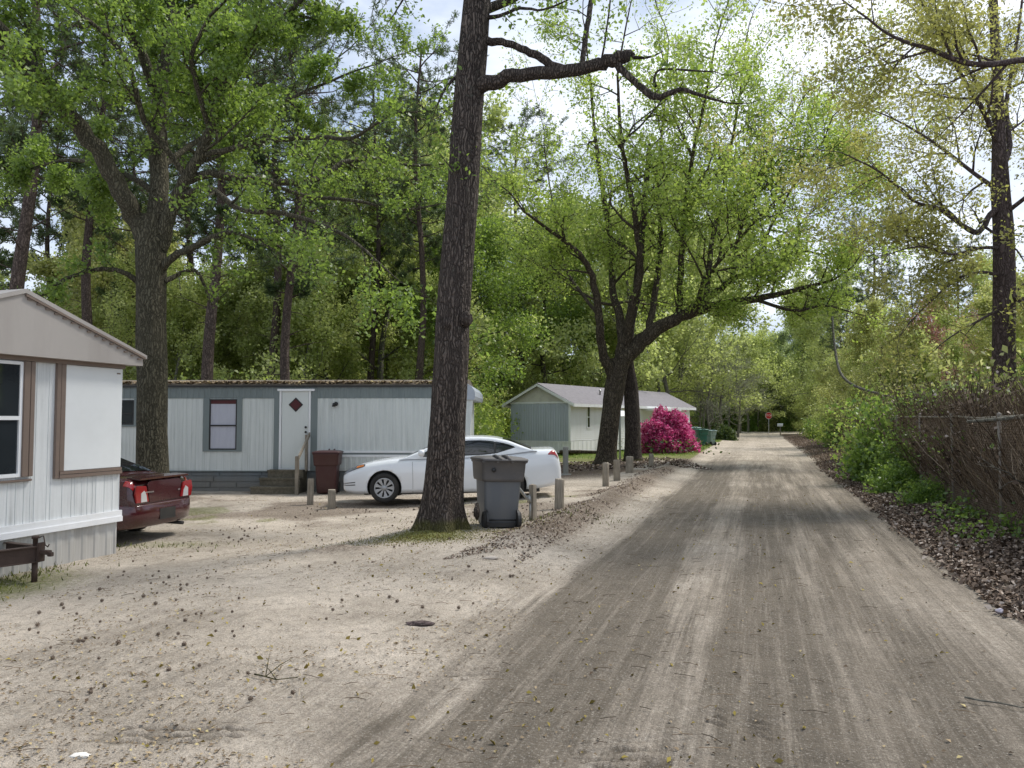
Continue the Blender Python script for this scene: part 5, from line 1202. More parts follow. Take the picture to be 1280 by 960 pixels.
# bare branches reaching out over the fence
def bare_branch(name, dd, label, r=1):
    o = P(*dd[0][:3]); T = Tree(len(dd) * 7); pts = [P(a, b, c) - o for a, b, c, w in dd]; pts, rad = smooth(pts, [w for *_, w in dd]); T.tube(pts, rad, 7)
    q = dict(seg=.15, wig=.2, up=.05, n=[0, 3, 3], ratio=.5, ang=.7, rmin=.0025); kids(T, pts, rad, 1, q, .5, .2, 9)
    x = T.mb.build(name, M['bark_grey'], None, fix=False); x.location = o; tag(x, label, 'branch')
bare_branch('dead_branch', [(1302, 610, 10.6, .014), (1270, 600, 10.4, .011), (1262, 592, 10.3, .009), (1245, 585, 10.2, .007), (1225, 572, 10.1, .004)], 'thin pale bare twig poking through the near fence')
bare_branch('dead_branch', [(1304, 518, 10.3, .032), (1280, 521, 10.6, .03), (1250, 524, 11.2, .028), (1210, 527, 12.4, .026)], 'straight pale dead limb lying along the top of the near fence')
bare_branch('hanging_vine', [(1040, 395, 33, .05), (1043, 430, 32, .05), (1050, 465, 31, .055), (1068, 482, 30, .05), (1098, 492, 29, .05), (1130, 500, 27.5, .04)], 'dark curved vine sweeping down over the hedge under the long oak limb')
# ================================================================== CARS
M['paint_white'] = m_plain('paint_white', (.78, .80, .82), .22, dirt=.06, dcol=(.5, .5, .48), coat=.7, bump=.01)
M['paint_red'] = m_plain('paint_red', (.050, .005, .008), .25, dirt=.25, dcol=(.05, .02, .018), coat=.8, bump=.01)
M['rubber'] = m_plain('rubber', (.022, .021, .02), .85, dirt=.5, dcol=(.09, .08, .065), bump=.3)
M['plastic_black'] = m_plain('plastic_black', (.02, .02, .02), .5, dirt=.3)
M['hubcap'] = m_plain('hubcap', (.42, .43, .44), .4, .5, dirt=.25)
M['lens_clear'] = m_plain('lens_clear', (.16, .17, .18), .10, .6, dirt=.2, coat=1)
M['lens_white'] = m_plain('lens_white', (.6, .6, .6), .12, .2, dirt=.2)
M['lens_red'] = m_plain('lens_red', (.30, .010, .012), .15, dirt=.3, dcol=(.2, .0, .0), coat=1)
M['lens_amber'] = m_plain('lens_amber', (.62, .19, .04), .15, dirt=.1, coat=1)
M['car_glass'] = m_glass('car_glass', (.006, .007, .008), .04)
M['chrome'] = m_plain('chrome', (.7, .7, .7), .2, .9, dirt=.1)
def interp(xs, ys, x):
    # smooth monotone-ish interpolation
    return float(np.interp(x, xs, ys))
def smooth_tab(tab, L, n=400, w=9):
    xs = np.linspace(0, L, n); ys = np.interp(xs, [a for a, b in tab], [b for a, b in tab]); k = np.ones(w) / w
    yp = np.pad(ys, w // 2, mode='edge'); ys2 = np.convolve(yp, k, 'valid'); e = 4; ys2[:e] = ys[:e]; ys2[-e:] = ys[-e:]
    return lambda x: float(np.interp(x, xs, ys2))
def car(name, label, cfg, paint, trim=None):
    L, W, wr = cfg['L'], cfg['W'], cfg['wr']; hw = W / 2
    top = smooth_tab(cfg['top'], L); bot = smooth_tab(cfg['bot'], L); wid = smooth_tab(cfg['wid'], L); roof = smooth_tab(cfg['roof'], L, w=13)
    ax = cfg['axles']; t = empty(name, label=label, cat='car')
    SEC = [(0, 0), (.72, 0), (.90, .012), (.965, .09), (.985, .25), (1.0, .45), (1.0, .60), (.985, .74), (.955, .86), (.90, .935), (.80, .975), (.55, .995), (.25, 1.005), (0, 1.01)]
    sa = np.array(SEC); tt = np.linspace(0, 1, len(SEC)); T2 = np.linspace(0, 1, 40)
    SY = np.interp(T2, tt, sa[:, 0]); SZ = np.interp(T2, tt, sa[:, 1])
    def S(x, tq, off=0.0, side=1):
        a = float(np.interp(tq, T2, SY)); b = float(np.interp(tq, T2, SZ)); z0, z1 = bot(x), top(x)
        y = a * wid(x) * hw; z = z0 + (z1 - z0) * b
        if off:
            e = .01; a2 = float(np.interp(min(1, tq + e), T2, SY)); b2 = float(np.interp(min(1, tq + e), T2, SZ)); a1 = float(np.interp(max(0, tq - e), T2, SY)); b1 = float(np.interp(max(0, tq - e), T2, SZ))
            dy = (a2 - a1) * wid(x) * hw; dz = (z1 - z0) * (b2 - b1); n = math.hypot(dy, dz) + 1e-9
            wx = (wid(min(L, x + .03)) - wid(max(0, x - .03))) * hw / .06 * a; nx = -wx * max(0, dz / n); y += off * dz / n; z += -off * dy / n; x += off * nx
        return Vector((x, side * y, z))
    xs = sorted(set([0, .008, .02, .04, .07, .1, .15, .2, .28] + list(np.linspace(.36, L - .36, 46)) + [L - .28, L - .2, L - .15, L - .1, L - .07, L - .04, L - .02, L - .008, L]))
    mb = MB(); rows = []
    for x in xs:
        row = [S(x, q, side=1) for q in T2] + [S(x, q, side=-1) for q in T2[::-1][1:-1]]; rows.append(row)
    mb.grid(rows, True, closed=True); k = len(rows[0]); mb.f.append(tuple(reversed(range(k)))); mb.sm.append(False); n0 = (len(rows) - 1) * k; mb.f.append(tuple(range(n0, n0 + k))); mb.sm.append(False)
    body = mb.build('body', paint, t)
    # wheel arches by boolean
    cut = MB()
    for a in ax:
        for s in (-1, 1):
            y0, y1 = s * (hw - .30), s * (hw + .12); m = 28; pr = [(a + (wr + .055) * math.cos(2 * math.pi * j / m), wr + .01 + (wr + .055) * math.sin(2 * math.pi * j / m)) for j in range(m)]
            cut.prism(pr, min(y0, y1), max(y0, y1))
    cm_ = cut.mesh('cut'); co_ = D.objects.new('cut', cm_); C.objects.link(co_); cm_.materials.append(M['plastic_black'])
    md = body.modifiers.new('b', 'BOOLEAN'); md.operation = 'DIFFERENCE'; md.object = co_; md.solver = 'EXACT'
    body.data.materials.append(M['plastic_black'])
    try: md.material_mode = 'TRANSFER'
    except Exception: pass
    dg = bpy.context.evaluated_depsgraph_get(); dg.update(); nm = D.meshes.new_from_object(body.evaluated_get(dg)); body.modifiers.clear(); body.data = nm; D.objects.remove(co_)
    # black arch liner edge
    # greenhouse
    bw = cfg['bw']; rw = cfg['rw']; g0, g1 = cfg['g0'], cfg['g1']
    def side_y(x, z):
        zb = top(x) - .05; zr = cfg['H']; f = max(0, (z - zb) / (zr - zb)); return hw * (bw + (rw - bw) * f ** 1.15)
    def gsec(x, off=0.0):
        zr = roof(x) + off; zb = top(x) - .05; pts = []
        h = max(.001, zr - zb); rr = min(.12, h * .6)
        for j in range(9): z = zb + (h - rr) * j / 8; pts.append((side_y(x, z) + off, z))
        y0, z0 = pts[-1]
        for j in range(1, 7): a = math.pi / 2 * j / 6; pts.append((y0 - .11 * (1 - math.cos(a)) * 1.0, z0 + (rr - .025) * math.sin(a)))
        y1, z1 = pts[-1]
        for j in range(1, 9): f = j / 8; pts.append((y1 * (1 - f), z1 + .025 * math.sin(f * math.pi / 2)))
        return pts
    gx = np.linspace(g0, g1, 44); mb = MB(); rows = []
    for x in gx:
        p = gsec(x); rows.append([(x, a, b) for a, b in p] + [(x, -a, b) for a, b in p[::-1][1:]])
    mb.grid(rows, True); mb.build('cabin', paint, t)
    # windscreen and rear window
    def screen(nm_, xa, xb, mrg, parent):
        mb = MB(); rows = []
        for x in np.linspace(xa, xb, 14):
            p = gsec(x, .006); q = p[13:]; m0 = mrg; y1 = q[0][0] - m0; r_ = []
            for j in range(-12, 13):
                y = y1 * j / 12; ya = abs(y); zz = float(np.interp(-ya, [-a for a, b in q], [b for a, b in q])); r_.append((x, y, zz + .004))
            rows.append(r_)
        mb.grid(rows, True); return mb.build(nm_, M['car_glass'], parent)
    screen('windscreen', *cfg['ws'], .03, t); screen('rear_window', *cfg['rs'], .03, t)
    # side windows
    for s in (-1, 1):
        for (xa, xb, lo, nm_) in cfg['sw']:
            mb = MB(); rows = []
            for x in np.linspace(xa, xb, 12):
                zl = top(x) - .05 + .065; zh = roof(x) - .105
                if lo and x > lo: zl += (x - lo) * .22
                zh = max(zh, zl + .004); rows.append([(x, s * (side_y(x, zl + (zh - zl) * j / 5) + .006), zl + (zh - zl) * j / 5) for j in range(6)])
            mb.grid(rows, True); mb.build(nm_, M['car_glass'], t)
        ax_, bx_ = cfg['sw'][0][0] - .05, cfg['sw'][-1][1] + .04; mb = MB(); rows = []
        for x in np.linspace(ax_, bx_, 30):
            zl = top(x) - .05 + .045; zh = max(zl + .004, roof(x) - .09)
            if x > cfg['sw'][-1][0]: zl += (x - cfg['sw'][-1][0]) * .20; zh = max(zh, zl + .004)
            rows.append([(x, s * (side_y(x, zl + (zh - zl) * j / 5) + .003), zl + (zh - zl) * j / 5) for j in range(6)])
        mb.grid(rows, True); mb.build('window_trim', M['plastic_black'], t)
    # door seams
    for s in (-1, 1):
        sm_ = MB()
        for x in cfg['seams']:
            sm_.tube([S(x + (.03 * math.sin(q * 4)), q, .001, s) for q in np.linspace(.17, .62, 12)], .004, 4, False)
        sm_.tube([S(x, .155, .001, s) for x in np.linspace(cfg['seams'][0], cfg['seams'][-1], 10)], .004, 4, False)
        sm_.build('door_seam', M['plastic_black'], t, fix=False)
        for x in cfg['handles']:
            h_ = MB(); p = S(x, .545, .012, s); h_.box((p.x - .09, min(p.y, p.y + s * .02), p.z - .014), (p.x + .09, max(p.y, p.y + s * .02), p.z + .014)); h_.build('door_handle', cfg.get('hm', paint), t, bevel=.006)
        mi = MB(); mx = cfg['mir']; zz = top(mx) + .09; mi.lathe([(0, -.10), (.05, -.09), (.075, -.05), (.08, 0), (.07, .04), (0, .05)], 12, 'x', (mx, s * (hw + .06), zz)); mi.box((mx - .03, min(s * (hw - .12), s * hw), zz - .05), (mx + .03, max(s * (hw - .12), s * (hw)), zz - .015)); mi.build('mirror', paint, t)
    # sill trim
    for s in (-1, 1):
        sl = MB(); sl.grid([[S(x, q, .006, s) for q in (.07, .10, .13, .15)] for x in np.linspace(ax[0] + wr + .1, ax[1] - wr - .1, 12)], True); sl.build('sill', cfg['sill'], t, fix=False)
    # lamps as surface patches
    def patch(nm_, m, x0, x1, ta, tb, s, off=.006, shape=None, par=None, nx=12, ny=8):
        mb = MB(); rows = []
        for i in range(nx + 1):
            f = i / nx; x = x0 + (x1 - x0) * f; a, b = ta, tb
            if shape: a, b = shape(f, ta, tb)
            rows.append([S(x, a + (b - a) * j / ny, off, s) for j in range(ny + 1)])
        mb.grid(rows, True); return mb.build(nm_, m, par or t, fix=False)
    for s in (-1, 1):
        hl = patch('headlight', M['lens_clear'], *cfg['hl'][:2], *cfg['hl'][2:], s, .008, lambda f, a, b: (a + (b - a) * .25 * f * f, b - (b - a) * (.55 * abs(f - .45) ** 2 * 2.0)))
        x0, x1, a, b = cfg['hl']; patch('turn_signal', M['lens_amber'], x0 + (x1 - x0) * .62, x1 - .03, a + (b - a) * .25, b - (b - a) * .45, s, .014, None, hl)
        tl = patch('taillight', M['lens_red'], *cfg['tl'][:2], *cfg['tl'][2:], s, .008, cfg['tlshape'])
        if cfg.get('rev'): patch('reversing_lamp', M['lens_clear'], *cfg['rev'], s, .014, None, tl)
    # lower grille slots at the front corners
    for s in (-1, 1):
        for q in cfg.get('slots', ()): patch('bumper_slot', M['plastic_black'], .03, .34, q, q + .012, s, .004)
    cap = MB()
    # front and rear fascia on the flat end caps
    fx = 0; zc0, zc1 = bot(0), top(0); wf = wid(0) * hw
    cap.box((-.012, -wf * .8, zc0 + (zc1 - zc0) * .62), (-.002, wf * .8, zc0 + (zc1 - zc0) * .85)); cap.box((-.010, -wf * .6, zc0 + (zc1 - zc0) * .12), (-.002, wf * .6, zc0 + (zc1 - zc0) * .3)); cap.build('grille', M['plastic_black'], t)
    wb = wid(L) * hw; zb0, zb1 = bot(L), top(L)
    # bumper: swept plan curve
    def bumper(nm_, xe, sgn, z0, z1, d_in, proud, mat_, lip=.02):
        mb = MB(); rows = []
        ys = np.sin(np.linspace(-math.pi / 2, math.pi / 2, 41)); 
        for q in np.linspace(-1, 1, 41):
            y = (hw + proud * .4) * math.copysign(abs(q) ** .75 if abs(q) < 1 else 1, q) * 1.0
            fr = abs(y) / (hw + proud * .4); xx = xe - sgn * (d_in * fr ** 5.5) + sgn * proud - sgn * .05 * fr ** 2
            rows.append([(xx - sgn * .12, y * .97, z1 + .012), (xx - sgn * .02, y, z1 + .006), (xx, y, z1 - lip), (xx + sgn * .008, y, (z0 + z1) / 2), (xx - sgn * .01, y, z0 + .05), (xx - sgn * .07, y * .98, z0)])
        mb.grid(rows, True); return mb.build(nm_, mat_, t, fix=False)
    if cfg.get('rb'): bumper('rear_bumper', L, 1, *cfg['rb'], paint)
    if cfg.get('plate'):
        z = cfg['plate']; q = MB(); q.box((L + .068, -.2, z - .09), (L + .074, .2, z + .09)); q.build('plate_recess', M['plastic_black'], t, bevel=.002)
    if cfg.get('badge'):
        for (y, z, w_) in cfg['badge']:
            q = MB()
            for i in range(int(w_ / .03)): q.box((cfg['bx'], y + i * .03, z), (cfg['bx'] + .006, y + i * .03 + .02, z + .022))
            q.build('badge', M['chrome'], t)
    # wheels
    for a in ax:
        for s in (-1, 1):
            wh = D.objects.new('wheel', None); C.objects.link(wh); wh.parent = t; wh.location = (a, s * (hw - .115), wr); wh.empty_display_size = .1
            if s > 0: wh.rotation_euler = (0, 0, math.pi)
            r_ = wr; ri = r_ * .655; ty = MB(); ty.lathe([(ri, -.06), (ri + .01, -.105), (ri + .05, -.112), (r_ - .03, -.108), (r_ - .008, -.09), (r_, -.06), (r_, .06), (r_ - .01, .095), (ri, .1), (ri, -.06)], 40, 'y'); ty.build('tyre', M['rubber'], wh)
            rm = MB(); rm.lathe([(0, -.03), (ri * .9, -.03), (ri - .006, -.07), (ri - .004, -.096), (ri + .006, -.10), (ri + .006, -.06)], 32, 'y'); ro = rm.build('rim', M['plastic_black'], wh)
            sp = MB(); ns = cfg.get('spokes', 9)
            for i in range(ns):
                q0 = 2 * math.pi * i / ns
                def pt(r, a_, y): return (r * math.cos(q0 + a_), y, r * math.sin(q0 + a_))
                for (r0, r1, a0, a1, y0, y1) in ((.05, ri * .62, .30, .19, -.092, -.096), (ri * .62, ri * .985, .19, .235, -.096, -.10)):
                    sp.poly([pt(r0, -a0, y0), pt(r0, a0, y0), pt(r1, a1, y1), pt(r1, -a1, y1)])
                    sp.poly([pt(r0, a0, y0), pt(r0, a0, y0 + .04), pt(r1, a1, y1 + .04), pt(r1, a1, y1)]); sp.poly([pt(r0, -a0, y0 + .04), pt(r0, -a0, y0), pt(r1, -a1, y1), pt(r1, -a1, y1 + .04)])
            sp.lathe([(0, -.112), (.05, -.11), (.065, -.094), (.07, -.07)], 20, 'y'); sp.lathe([(ri * .90, -.085), (ri * .91, -.102), (ri - .002, -.106), (ri + .008, -.10)], 40, 'y')
            sp.build('hubcap', M['hubcap'], wh)
    un = MB(); un.box((.5, -hw * .72, .17), (L - .5, hw * .72, .30)); un.build('underbody', M['plastic_black'], t)
    return t, S
white = dict(L=5.0, W=1.85, H=1.49, wr=.335, axles=(1.0, 3.82),
    top=[(0, .60), (.03, .68), (.12, .76), (.35, .85), (.7, .93), (1.1, .985), (1.5, 1.02), (2.2, 1.02), (3.2, 1.04), (3.9, 1.10), (4.3, 1.15), (4.75, 1.155), (4.88, 1.13), (4.95, 1.0), (5.0, .72)],
    bot=[(0, .30), (.1, .235), (.4, .20), (1.3, .20), (3.6, .20), (4.4, .24), (4.8, .30), (4.95, .36), (5.0, .42)],
    wid=[(0, .60), (.04, .74), (.12, .84), (.3, .925), (.6, .97), (1.2, .99), (2.5, 1.0), (4.0, .995), (4.5, .965), (4.8, .90), (4.92, .84), (4.97, .78), (5.0, .68)],
    roof=[(1.3, .98), (1.42, 1.02), (2.25, 1.37), (2.5, 1.435), (2.9, 1.47), (3.2, 1.47), (3.5, 1.44), (3.8, 1.375), (4.42, 1.13), (4.5, 1.09)],
    g0=1.34, g1=4.46, bw=.93, rw=.66, ws=(1.50, 2.36), rs=(3.68, 4.33),
    sw=[(1.93, 2.72, None, 'side_window'), (2.78, 3.48, None, 'side_window'), (3.53, 3.98, 3.53, 'side_window')], seams=(1.62, 2.75, 3.62), handles=(2.55, 3.45), mir=1.88,
    sill=M['paint_white'], hl=(.05, .56, .60, .79), tl=(4.70, 4.93, .60, .735), tlshape=lambda f, a, b: (a + .0 * f, a + (b - a) * (.10 + .9 * (1 - abs(f - .52) * 1.9 if abs(f - .52) < .52 else 0))), slots=(.33, .365), spokes=9, rb=(.40, .66, .25, .02, M['paint_white']) and None)
w_, SW = car('parked_car', 'white four door sedan parked side-on behind the tall trunk and grey bin', white, M['paint_white'])
w_.location = (-3.86, 18.32, -.135); w_.rotation_euler = (0, R(-1.1), R(-.6))
red = dict(L=4.85, W=1.79, H=1.40, wr=.32, axles=(.95, 3.72),
    top=[(0, .60), (.05, .68), (.3, .78), (.7, .86), (1.3, .95), (2.0, .97), (3.2, .99), (3.8, 1.02), (4.2, 1.05), (4.6, 1.055), (4.72, 1.04), (4.80, .96), (4.85, .80)],
    bot=[(0, .28), (.2, .2), (1.3, .19), (3.6, .19), (4.4, .24), (4.7, .29), (4.85, .36)],
    wid=[(0, .60), (.04, .74), (.15, .86), (.4, .94), (1.2, .99), (2.5, 1.0), (3.9, .99), (4.4, .96), (4.68, .90), (4.78, .85), (4.85, .76)],
    roof=[(1.2, .92), (1.35, .97), (2.1, 1.29), (2.5, 1.38), (2.9, 1.40), (3.2, 1.385), (3.5, 1.33), (4.15, 1.06), (4.25, 1.0)],
    g0=1.28, g1=4.2, bw=.92, rw=.64, ws=(1.42, 2.2), rs=(3.36, 4.08),
    sw=[(1.85, 2.6, None, 'side_window'), (2.66, 3.32, None, 'side_window'), (3.36, 3.72, 3.36, 'side_window')], seams=(1.5, 2.63, 3.45), handles=(2.42, 3.3), mir=1.75,
    sill=M['plastic_black'], hl=(.07, .5, .64, .75), tl=(4.68, 4.80, .60, .73), tlshape=lambda f, a, b: (a + .02 * f, b - .03 * (1 - f)), spokes=7,
    rb=(.26, .62, .22, .065), plate=.44, badge=[(-.5, .80, .22), (.33, .78, .08)], bx=4.868)
r_, SR = car('parked_car', 'dark maroon sedan backed out past the corner of the near white trailer', red, M['paint_red'])
ang = -.20; ca, sa_ = math.cos(ang), math.sin(ang); tx, ty_ = -5.52, 13.55; Lx, Ly = 4.87, .86
r_.location = (tx - (ca * Lx - sa_ * Ly), ty_ - (sa_ * Lx + ca * Ly), -.205); r_.rotation_euler = (0, 0, ang)
# rear face of the maroon car: boot lid, lamp faces
bl = MB()
for s in (-1, 1):
    tlm = MB(); tlm.prism([(s * .40, .66), (s * .70, .655), (s * .735, .80), (s * .70, .93), (s * .47, .91)], 4.846, 4.872, 'x'); q = tlm.build('taillight', M['lens_red'], r_, bevel=.008)
    c2 = MB(); c2.prism([(s * .46, .665), (s * .60, .665), (s * .60, .80), (s * .53, .84), (s * .48, .77)], 4.872, 4.878, 'x'); c2.build('reversing_lamp', M['lens_white'], q)
bl.prism([(-.385, .64), (.385, .64), (.44, .93), (.36, .985), (-.36, .985), (-.44, .93)], 4.842, 4.862, 'x'); bl.build('boot_lid', M['paint_red'], r_, bevel=.012)
sp = MB(); sp.prism([(4.62, 1.05), (4.86, 1.035), (4.875, 1.005), (4.80, 1.01), (4.62, 1.03)], -.62, .62); sp.build('boot_lip', M['paint_red'], r_, bevel=.006)
ex = MB(); ex.tube([(4.5, .5, .22), (4.86, .5, .21)], .03, 12); ex.build('exhaust', M['plastic_black'], r_)

# ================================================================== WHEELED BINS
def cart(label, mbody, mdark, group=None, s=1.0, hinge=True, name='wheeled_bin'):
    t = empty(name, label=label, cat='wheeled bin', group=group)
    def rr(hx, hy, r, z, cy=0, n=5):
        o = []
        for (sx, sy, a0) in ((1, 1, 0), (-1, 1, 90), (-1, -1, 180), (1, -1, 270)):
            for i in range(n + 1):
                a = R(a0 + 90 * i / n); o.append((sx * (hx - r) + math.cos(a) * r, cy + sy * (hy - r) + math.sin(a) * r, z))
        return o
    b = MB(); secs = [(.02, .245, .26, .05), (.06, .265, .28, .05), (.45, .285, .325, .05), (.76, .30, .355, .05)]
    rows = [rr(hx, hy, r, z) for z, hx, hy, r in secs]; b.grid(rows, True, True); b.f.append(tuple(range(24))); b.sm.append(False); b.build('body', mbody, t)
    u = MB(); secs = [(.745, .302, .357, .05), (.755, .335, .39, .06), (.80, .345, .40, .06), (1.03, .36, .425, .06), (1.045, .375, .44, .06), (1.075, .378, .443, .06), (1.08, .34, .40, .05), (.95, .33, .39, .05)]
    u.grid([rr(hx, hy, r, z) for z, hx, hy, r in secs], True, True); u.build('rim_band', mdark, t)
    l = MB(); secs = [(1.078, .39, .455, .06), (1.10, .395, .46, .06), (1.115, .38, .445, .06), (1.135, .30, .36, .06), (1.145, .15, .2, .06)]
    l.grid([rr(hx, hy, r, z) for z, hx, hy, r in secs], True, True); n0 = len(l.v) - 24; l.f.append(tuple(range(n0, n0 + 24))); l.sm.append(True); l.f.append(tuple(range(24))); l.sm.append(False)
    l.build('lid', mdark, t)
    # back side is -y: hinge bar, ribs, wheels
    h = MB(); h.tube([(-.36, -.49, 1.085), (.36, -.49, 1.085)], .018, 8); 
    for x in (-.34, -.12, .12, .34): h.box((x - .02, -.49, 1.05), (x + .02, -.43, 1.10))
    h.build('handle', mdark, t)
    for x in (-.075, .075):
        g = MB(); g.tube([(x, -.50, 1.09), (x - .03, -.46, 1.135), (x - .06, -.36, 1.155), (x - .07, -.22, 1.15)], [.022, .024, .022, .012], 8); g.build('hinge_rib', mdark, t)
    for x in (-.27, .27):
        wq = MB(); wq.lathe([(.0, -.02), (.09, -.02), (.095, -.03), (.135, -.03), (.14, -.015), (.14, .015), (.135, .03), (.095, .03), (.09, .02), (0, .02)], 24, 'x', (x, -.30, .14)); wq.build('wheel', M['rubber'], t)
        k = MB(); pr = [(-.30 + .165 * math.cos(a), .14 + .165 * math.sin(a)) for a in np.linspace(R(-20), R(200), 14)]; k.prism(pr, x - .035 if x > 0 else x - .0, x + .0 if x > 0 else x + .035, 'x'); k.build('wheel_well', M['plastic_black'], t)
    a = MB(); a.tube([(-.29, -.30, .14), (.29, -.30, .14)], .012, 8); a.box((-.22, -.31, .03), (.22, -.24, .10)); a.build('axle', M['plastic_black'], t)
    c = MB(); c.lathe([(0, -.0), (.035, 0), (.035, .012), (0, .012)], 12, 'y', (-.17, -.435, .93)); c.build('latch', M['plastic_black'], t)
    return t
M['bin_grey'] = m_plain('bin_grey', (.115, .125, .135), .5, dirt=.35, dcol=(.22, .20, .17), scale=2.5, streak=True, bump=.12)
M['bin_dark'] = m_plain('bin_dark', (.105, .10, .098), .6, dirt=.5, dcol=(.20, .175, .15), scale=3, bump=.2)
M['bin_red'] = m_plain('bin_red', (.055, .016, .016), .45, dirt=.35, dcol=(.09, .06, .05), scale=2.5)
M['bin_green'] = m_plain('bin_green', (.012, .115, .085), .5, dirt=.2); M['bin_pale'] = m_plain('bin_pale', (.22, .32, .30), .6, dirt=.2)
b1 = cart('large grey wheeled rubbish bin with darker lid beside the tall trunk', M['bin_grey'], M['bin_dark'])
p = P(621, 663, 12.35); b1.location = (p.x, 12.35 + .2, gz(p.x, 12.5) - .01); b1.rotation_euler = (R(-1), R(1.5), R(14))
b2 = cart('dark maroon wheeled bin standing against the grey trailer by the steps', M['bin_red'], M['bin_red'])
b2.location = (-4.90, 20.55, gz(-4.72, 20.5)); b2.rotation_euler = (0, 0, R(184)); b2.scale = (.92, .9, 1.0)
b3 = cart('green wheeled bin at the end of the pink azalea', M['bin_green'], M['bin_green'])
p = P(877, 560, 50); b3.location = (p.x, 50, gz(p.x, 50)); b3.rotation_euler = (0, 0, R(10)); b3.scale = (.9, .9, 1.0)
b4 = cart('pale green wheeled bin half hidden behind the darker green one', M['bin_pale'], M['bin_pale'])
p = P(870, 556, 51.6); b4.location = (p.x, 51.8, gz(p.x, 52)); b4.rotation_euler = (0, 0, R(-5)); b4.scale = (.95, .9, 1.12)
b5 = cart('small pale bin to the right of the green wheeled bin', M['bin_pale'], M['bin_pale'])
p = P(888, 558, 51.5); b5.location = (p.x, 51.5, gz(p.x, 51)); b5.rotation_euler = (0, 0, R(30)); b5.scale = (.75, .8, .9)

# ================================================================== POSTS
def post(px, py, Y, h, w, label, cat='post', group=None, tilt=(0, 0), square=True, m='post_wood', ring=False):
    p = P(px, py, Y); z = gz(p.x, p.y); mb = MB(); rg = random.Random(px)
    if square: prof = [(w / 2, 0), (w / 2, h - .02), (w / 2 - .012, h)]
    k = 4 if square == 1 else 12; n = len(mb.v); rows = []
    for (zz, f) in ((-.08, 1.05), (.0, 1.03), (h * .3, 1.0), (h * .6, .99), (h - .03, .98), (h, .9)):
        rows.append([(w * .5 * f * (1.35 if k == 4 else 1) * math.cos(2 * math.pi * (j + .5) / k) * (1 + rg.uniform(-.04, .04)), w * .5 * f * (1.35 if k == 4 else 1) * math.sin(2 * math.pi * (j + .5) / k), zz + (rg.uniform(-.012, .008) if zz == h else 0)) for j in range(k)])
    mb.grid(rows, k > 4, True); mb.f.append(tuple(range(n + 5 * k, n + 6 * k))); mb.sm.append(False)
    if ring: mb.lathe([(w, -.02), (w, .04), (w * .5, .05)], 12)
    o = mb.build('wooden_post' if m == 'post_wood' else 'metal_post', M[m], fix=True); o.location = (p.x, p.y, z); o.rotation_euler = (tilt[0], tilt[1], rg.random()); tag(o, label, cat, group); return o
post(388, 600, 17.9, .60, .15, 'taller of the two wooden posts in front of the maroon bin', tilt=(.02, .02))
post(415, 600, 17.0, .42, .17, 'short stubby wooden post left of the white car nose')
post(666, 620, 13.35, .62, .10, 'slim squared wooden post just right of the grey bin')
post(699, 610, 15.2, .58, .19, 'stout dark wooden post behind the white car tail', square=0, tilt=(0, .02))
post(757, 590, 20.4, .62, .17, 'round wooden post in front of the spreading oak trunk', square=0)
post(771, 585, 22.4, .60, .17, 'wooden post between the round post and the slim black trunk', square=1)
post(814, 575, 29.0, .48, .19, 'small dark wooden post before the pink azalea', square=0)
post(787, 585, 25.5, .55, .26, 'broad weathered stump post in front of the slim black trunk', square=0)
M['post_grey'] = m_plain('post_grey', (.27, .27, .24), .8, dirt=.4)
post(707, 575, 26.0, .95, .19, 'grey round post on a pale footing behind the white car', square=0, m='post_grey', ring=True)
pp = MB(); p = P(775, 560, 36.0); pp.tube([(0, 0, -.1), (0, 0, 4.6)], .05, 10); pp.lathe([(0, 4.6), (.06, 4.6), (.06, 4.72), (0, 4.78)], 10); o = pp.build('metal_pole', M['grey_metal']); o.location = (p.x, p.y, 0); tag(o, 'thin grey metal pole seen between the two oak trunks', 'pole')
# log rail on the lawn
q = MB(); a = P(700, 560, 38.5); b = P(748, 560, 37.5); a.z = .16; b.z = .18; q.tube([a, a.lerp(b, .5) + Vector((0, 0, .02)), b], [.09, .085, .075], 10); tag(q.build('log_rail', M['bark_mid']), 'brown log lying on the grass before the white house', 'log')
# bent pipe by the bin
q = MB(); M['pipe'] = m_plain('pipe', (.42, .42, .40), .4, .5, dirt=.3)
pt = [P(642, 600, 13.2), P(645, 606, 13.2), P(650, 612, 13.25), P(658, 622, 13.3), P(662, 626, 13.32)]
q.tube(pt, [.028, .028, .026, .024, .024], 10); q.tube([P(660, 620, 13.3), P(663, 628, 13.32)], [.045, .04], 10); q.tube([P(663, 626, 13.32), Vector((P(663, 626, 13.32).x, 13.32, gz(.3, 13.3) - .02))], .018, 8)
tag(q.build('bent_pipe', M['pipe']), 'short bent grey pipe between the grey bin and the slim post', 'pipe')
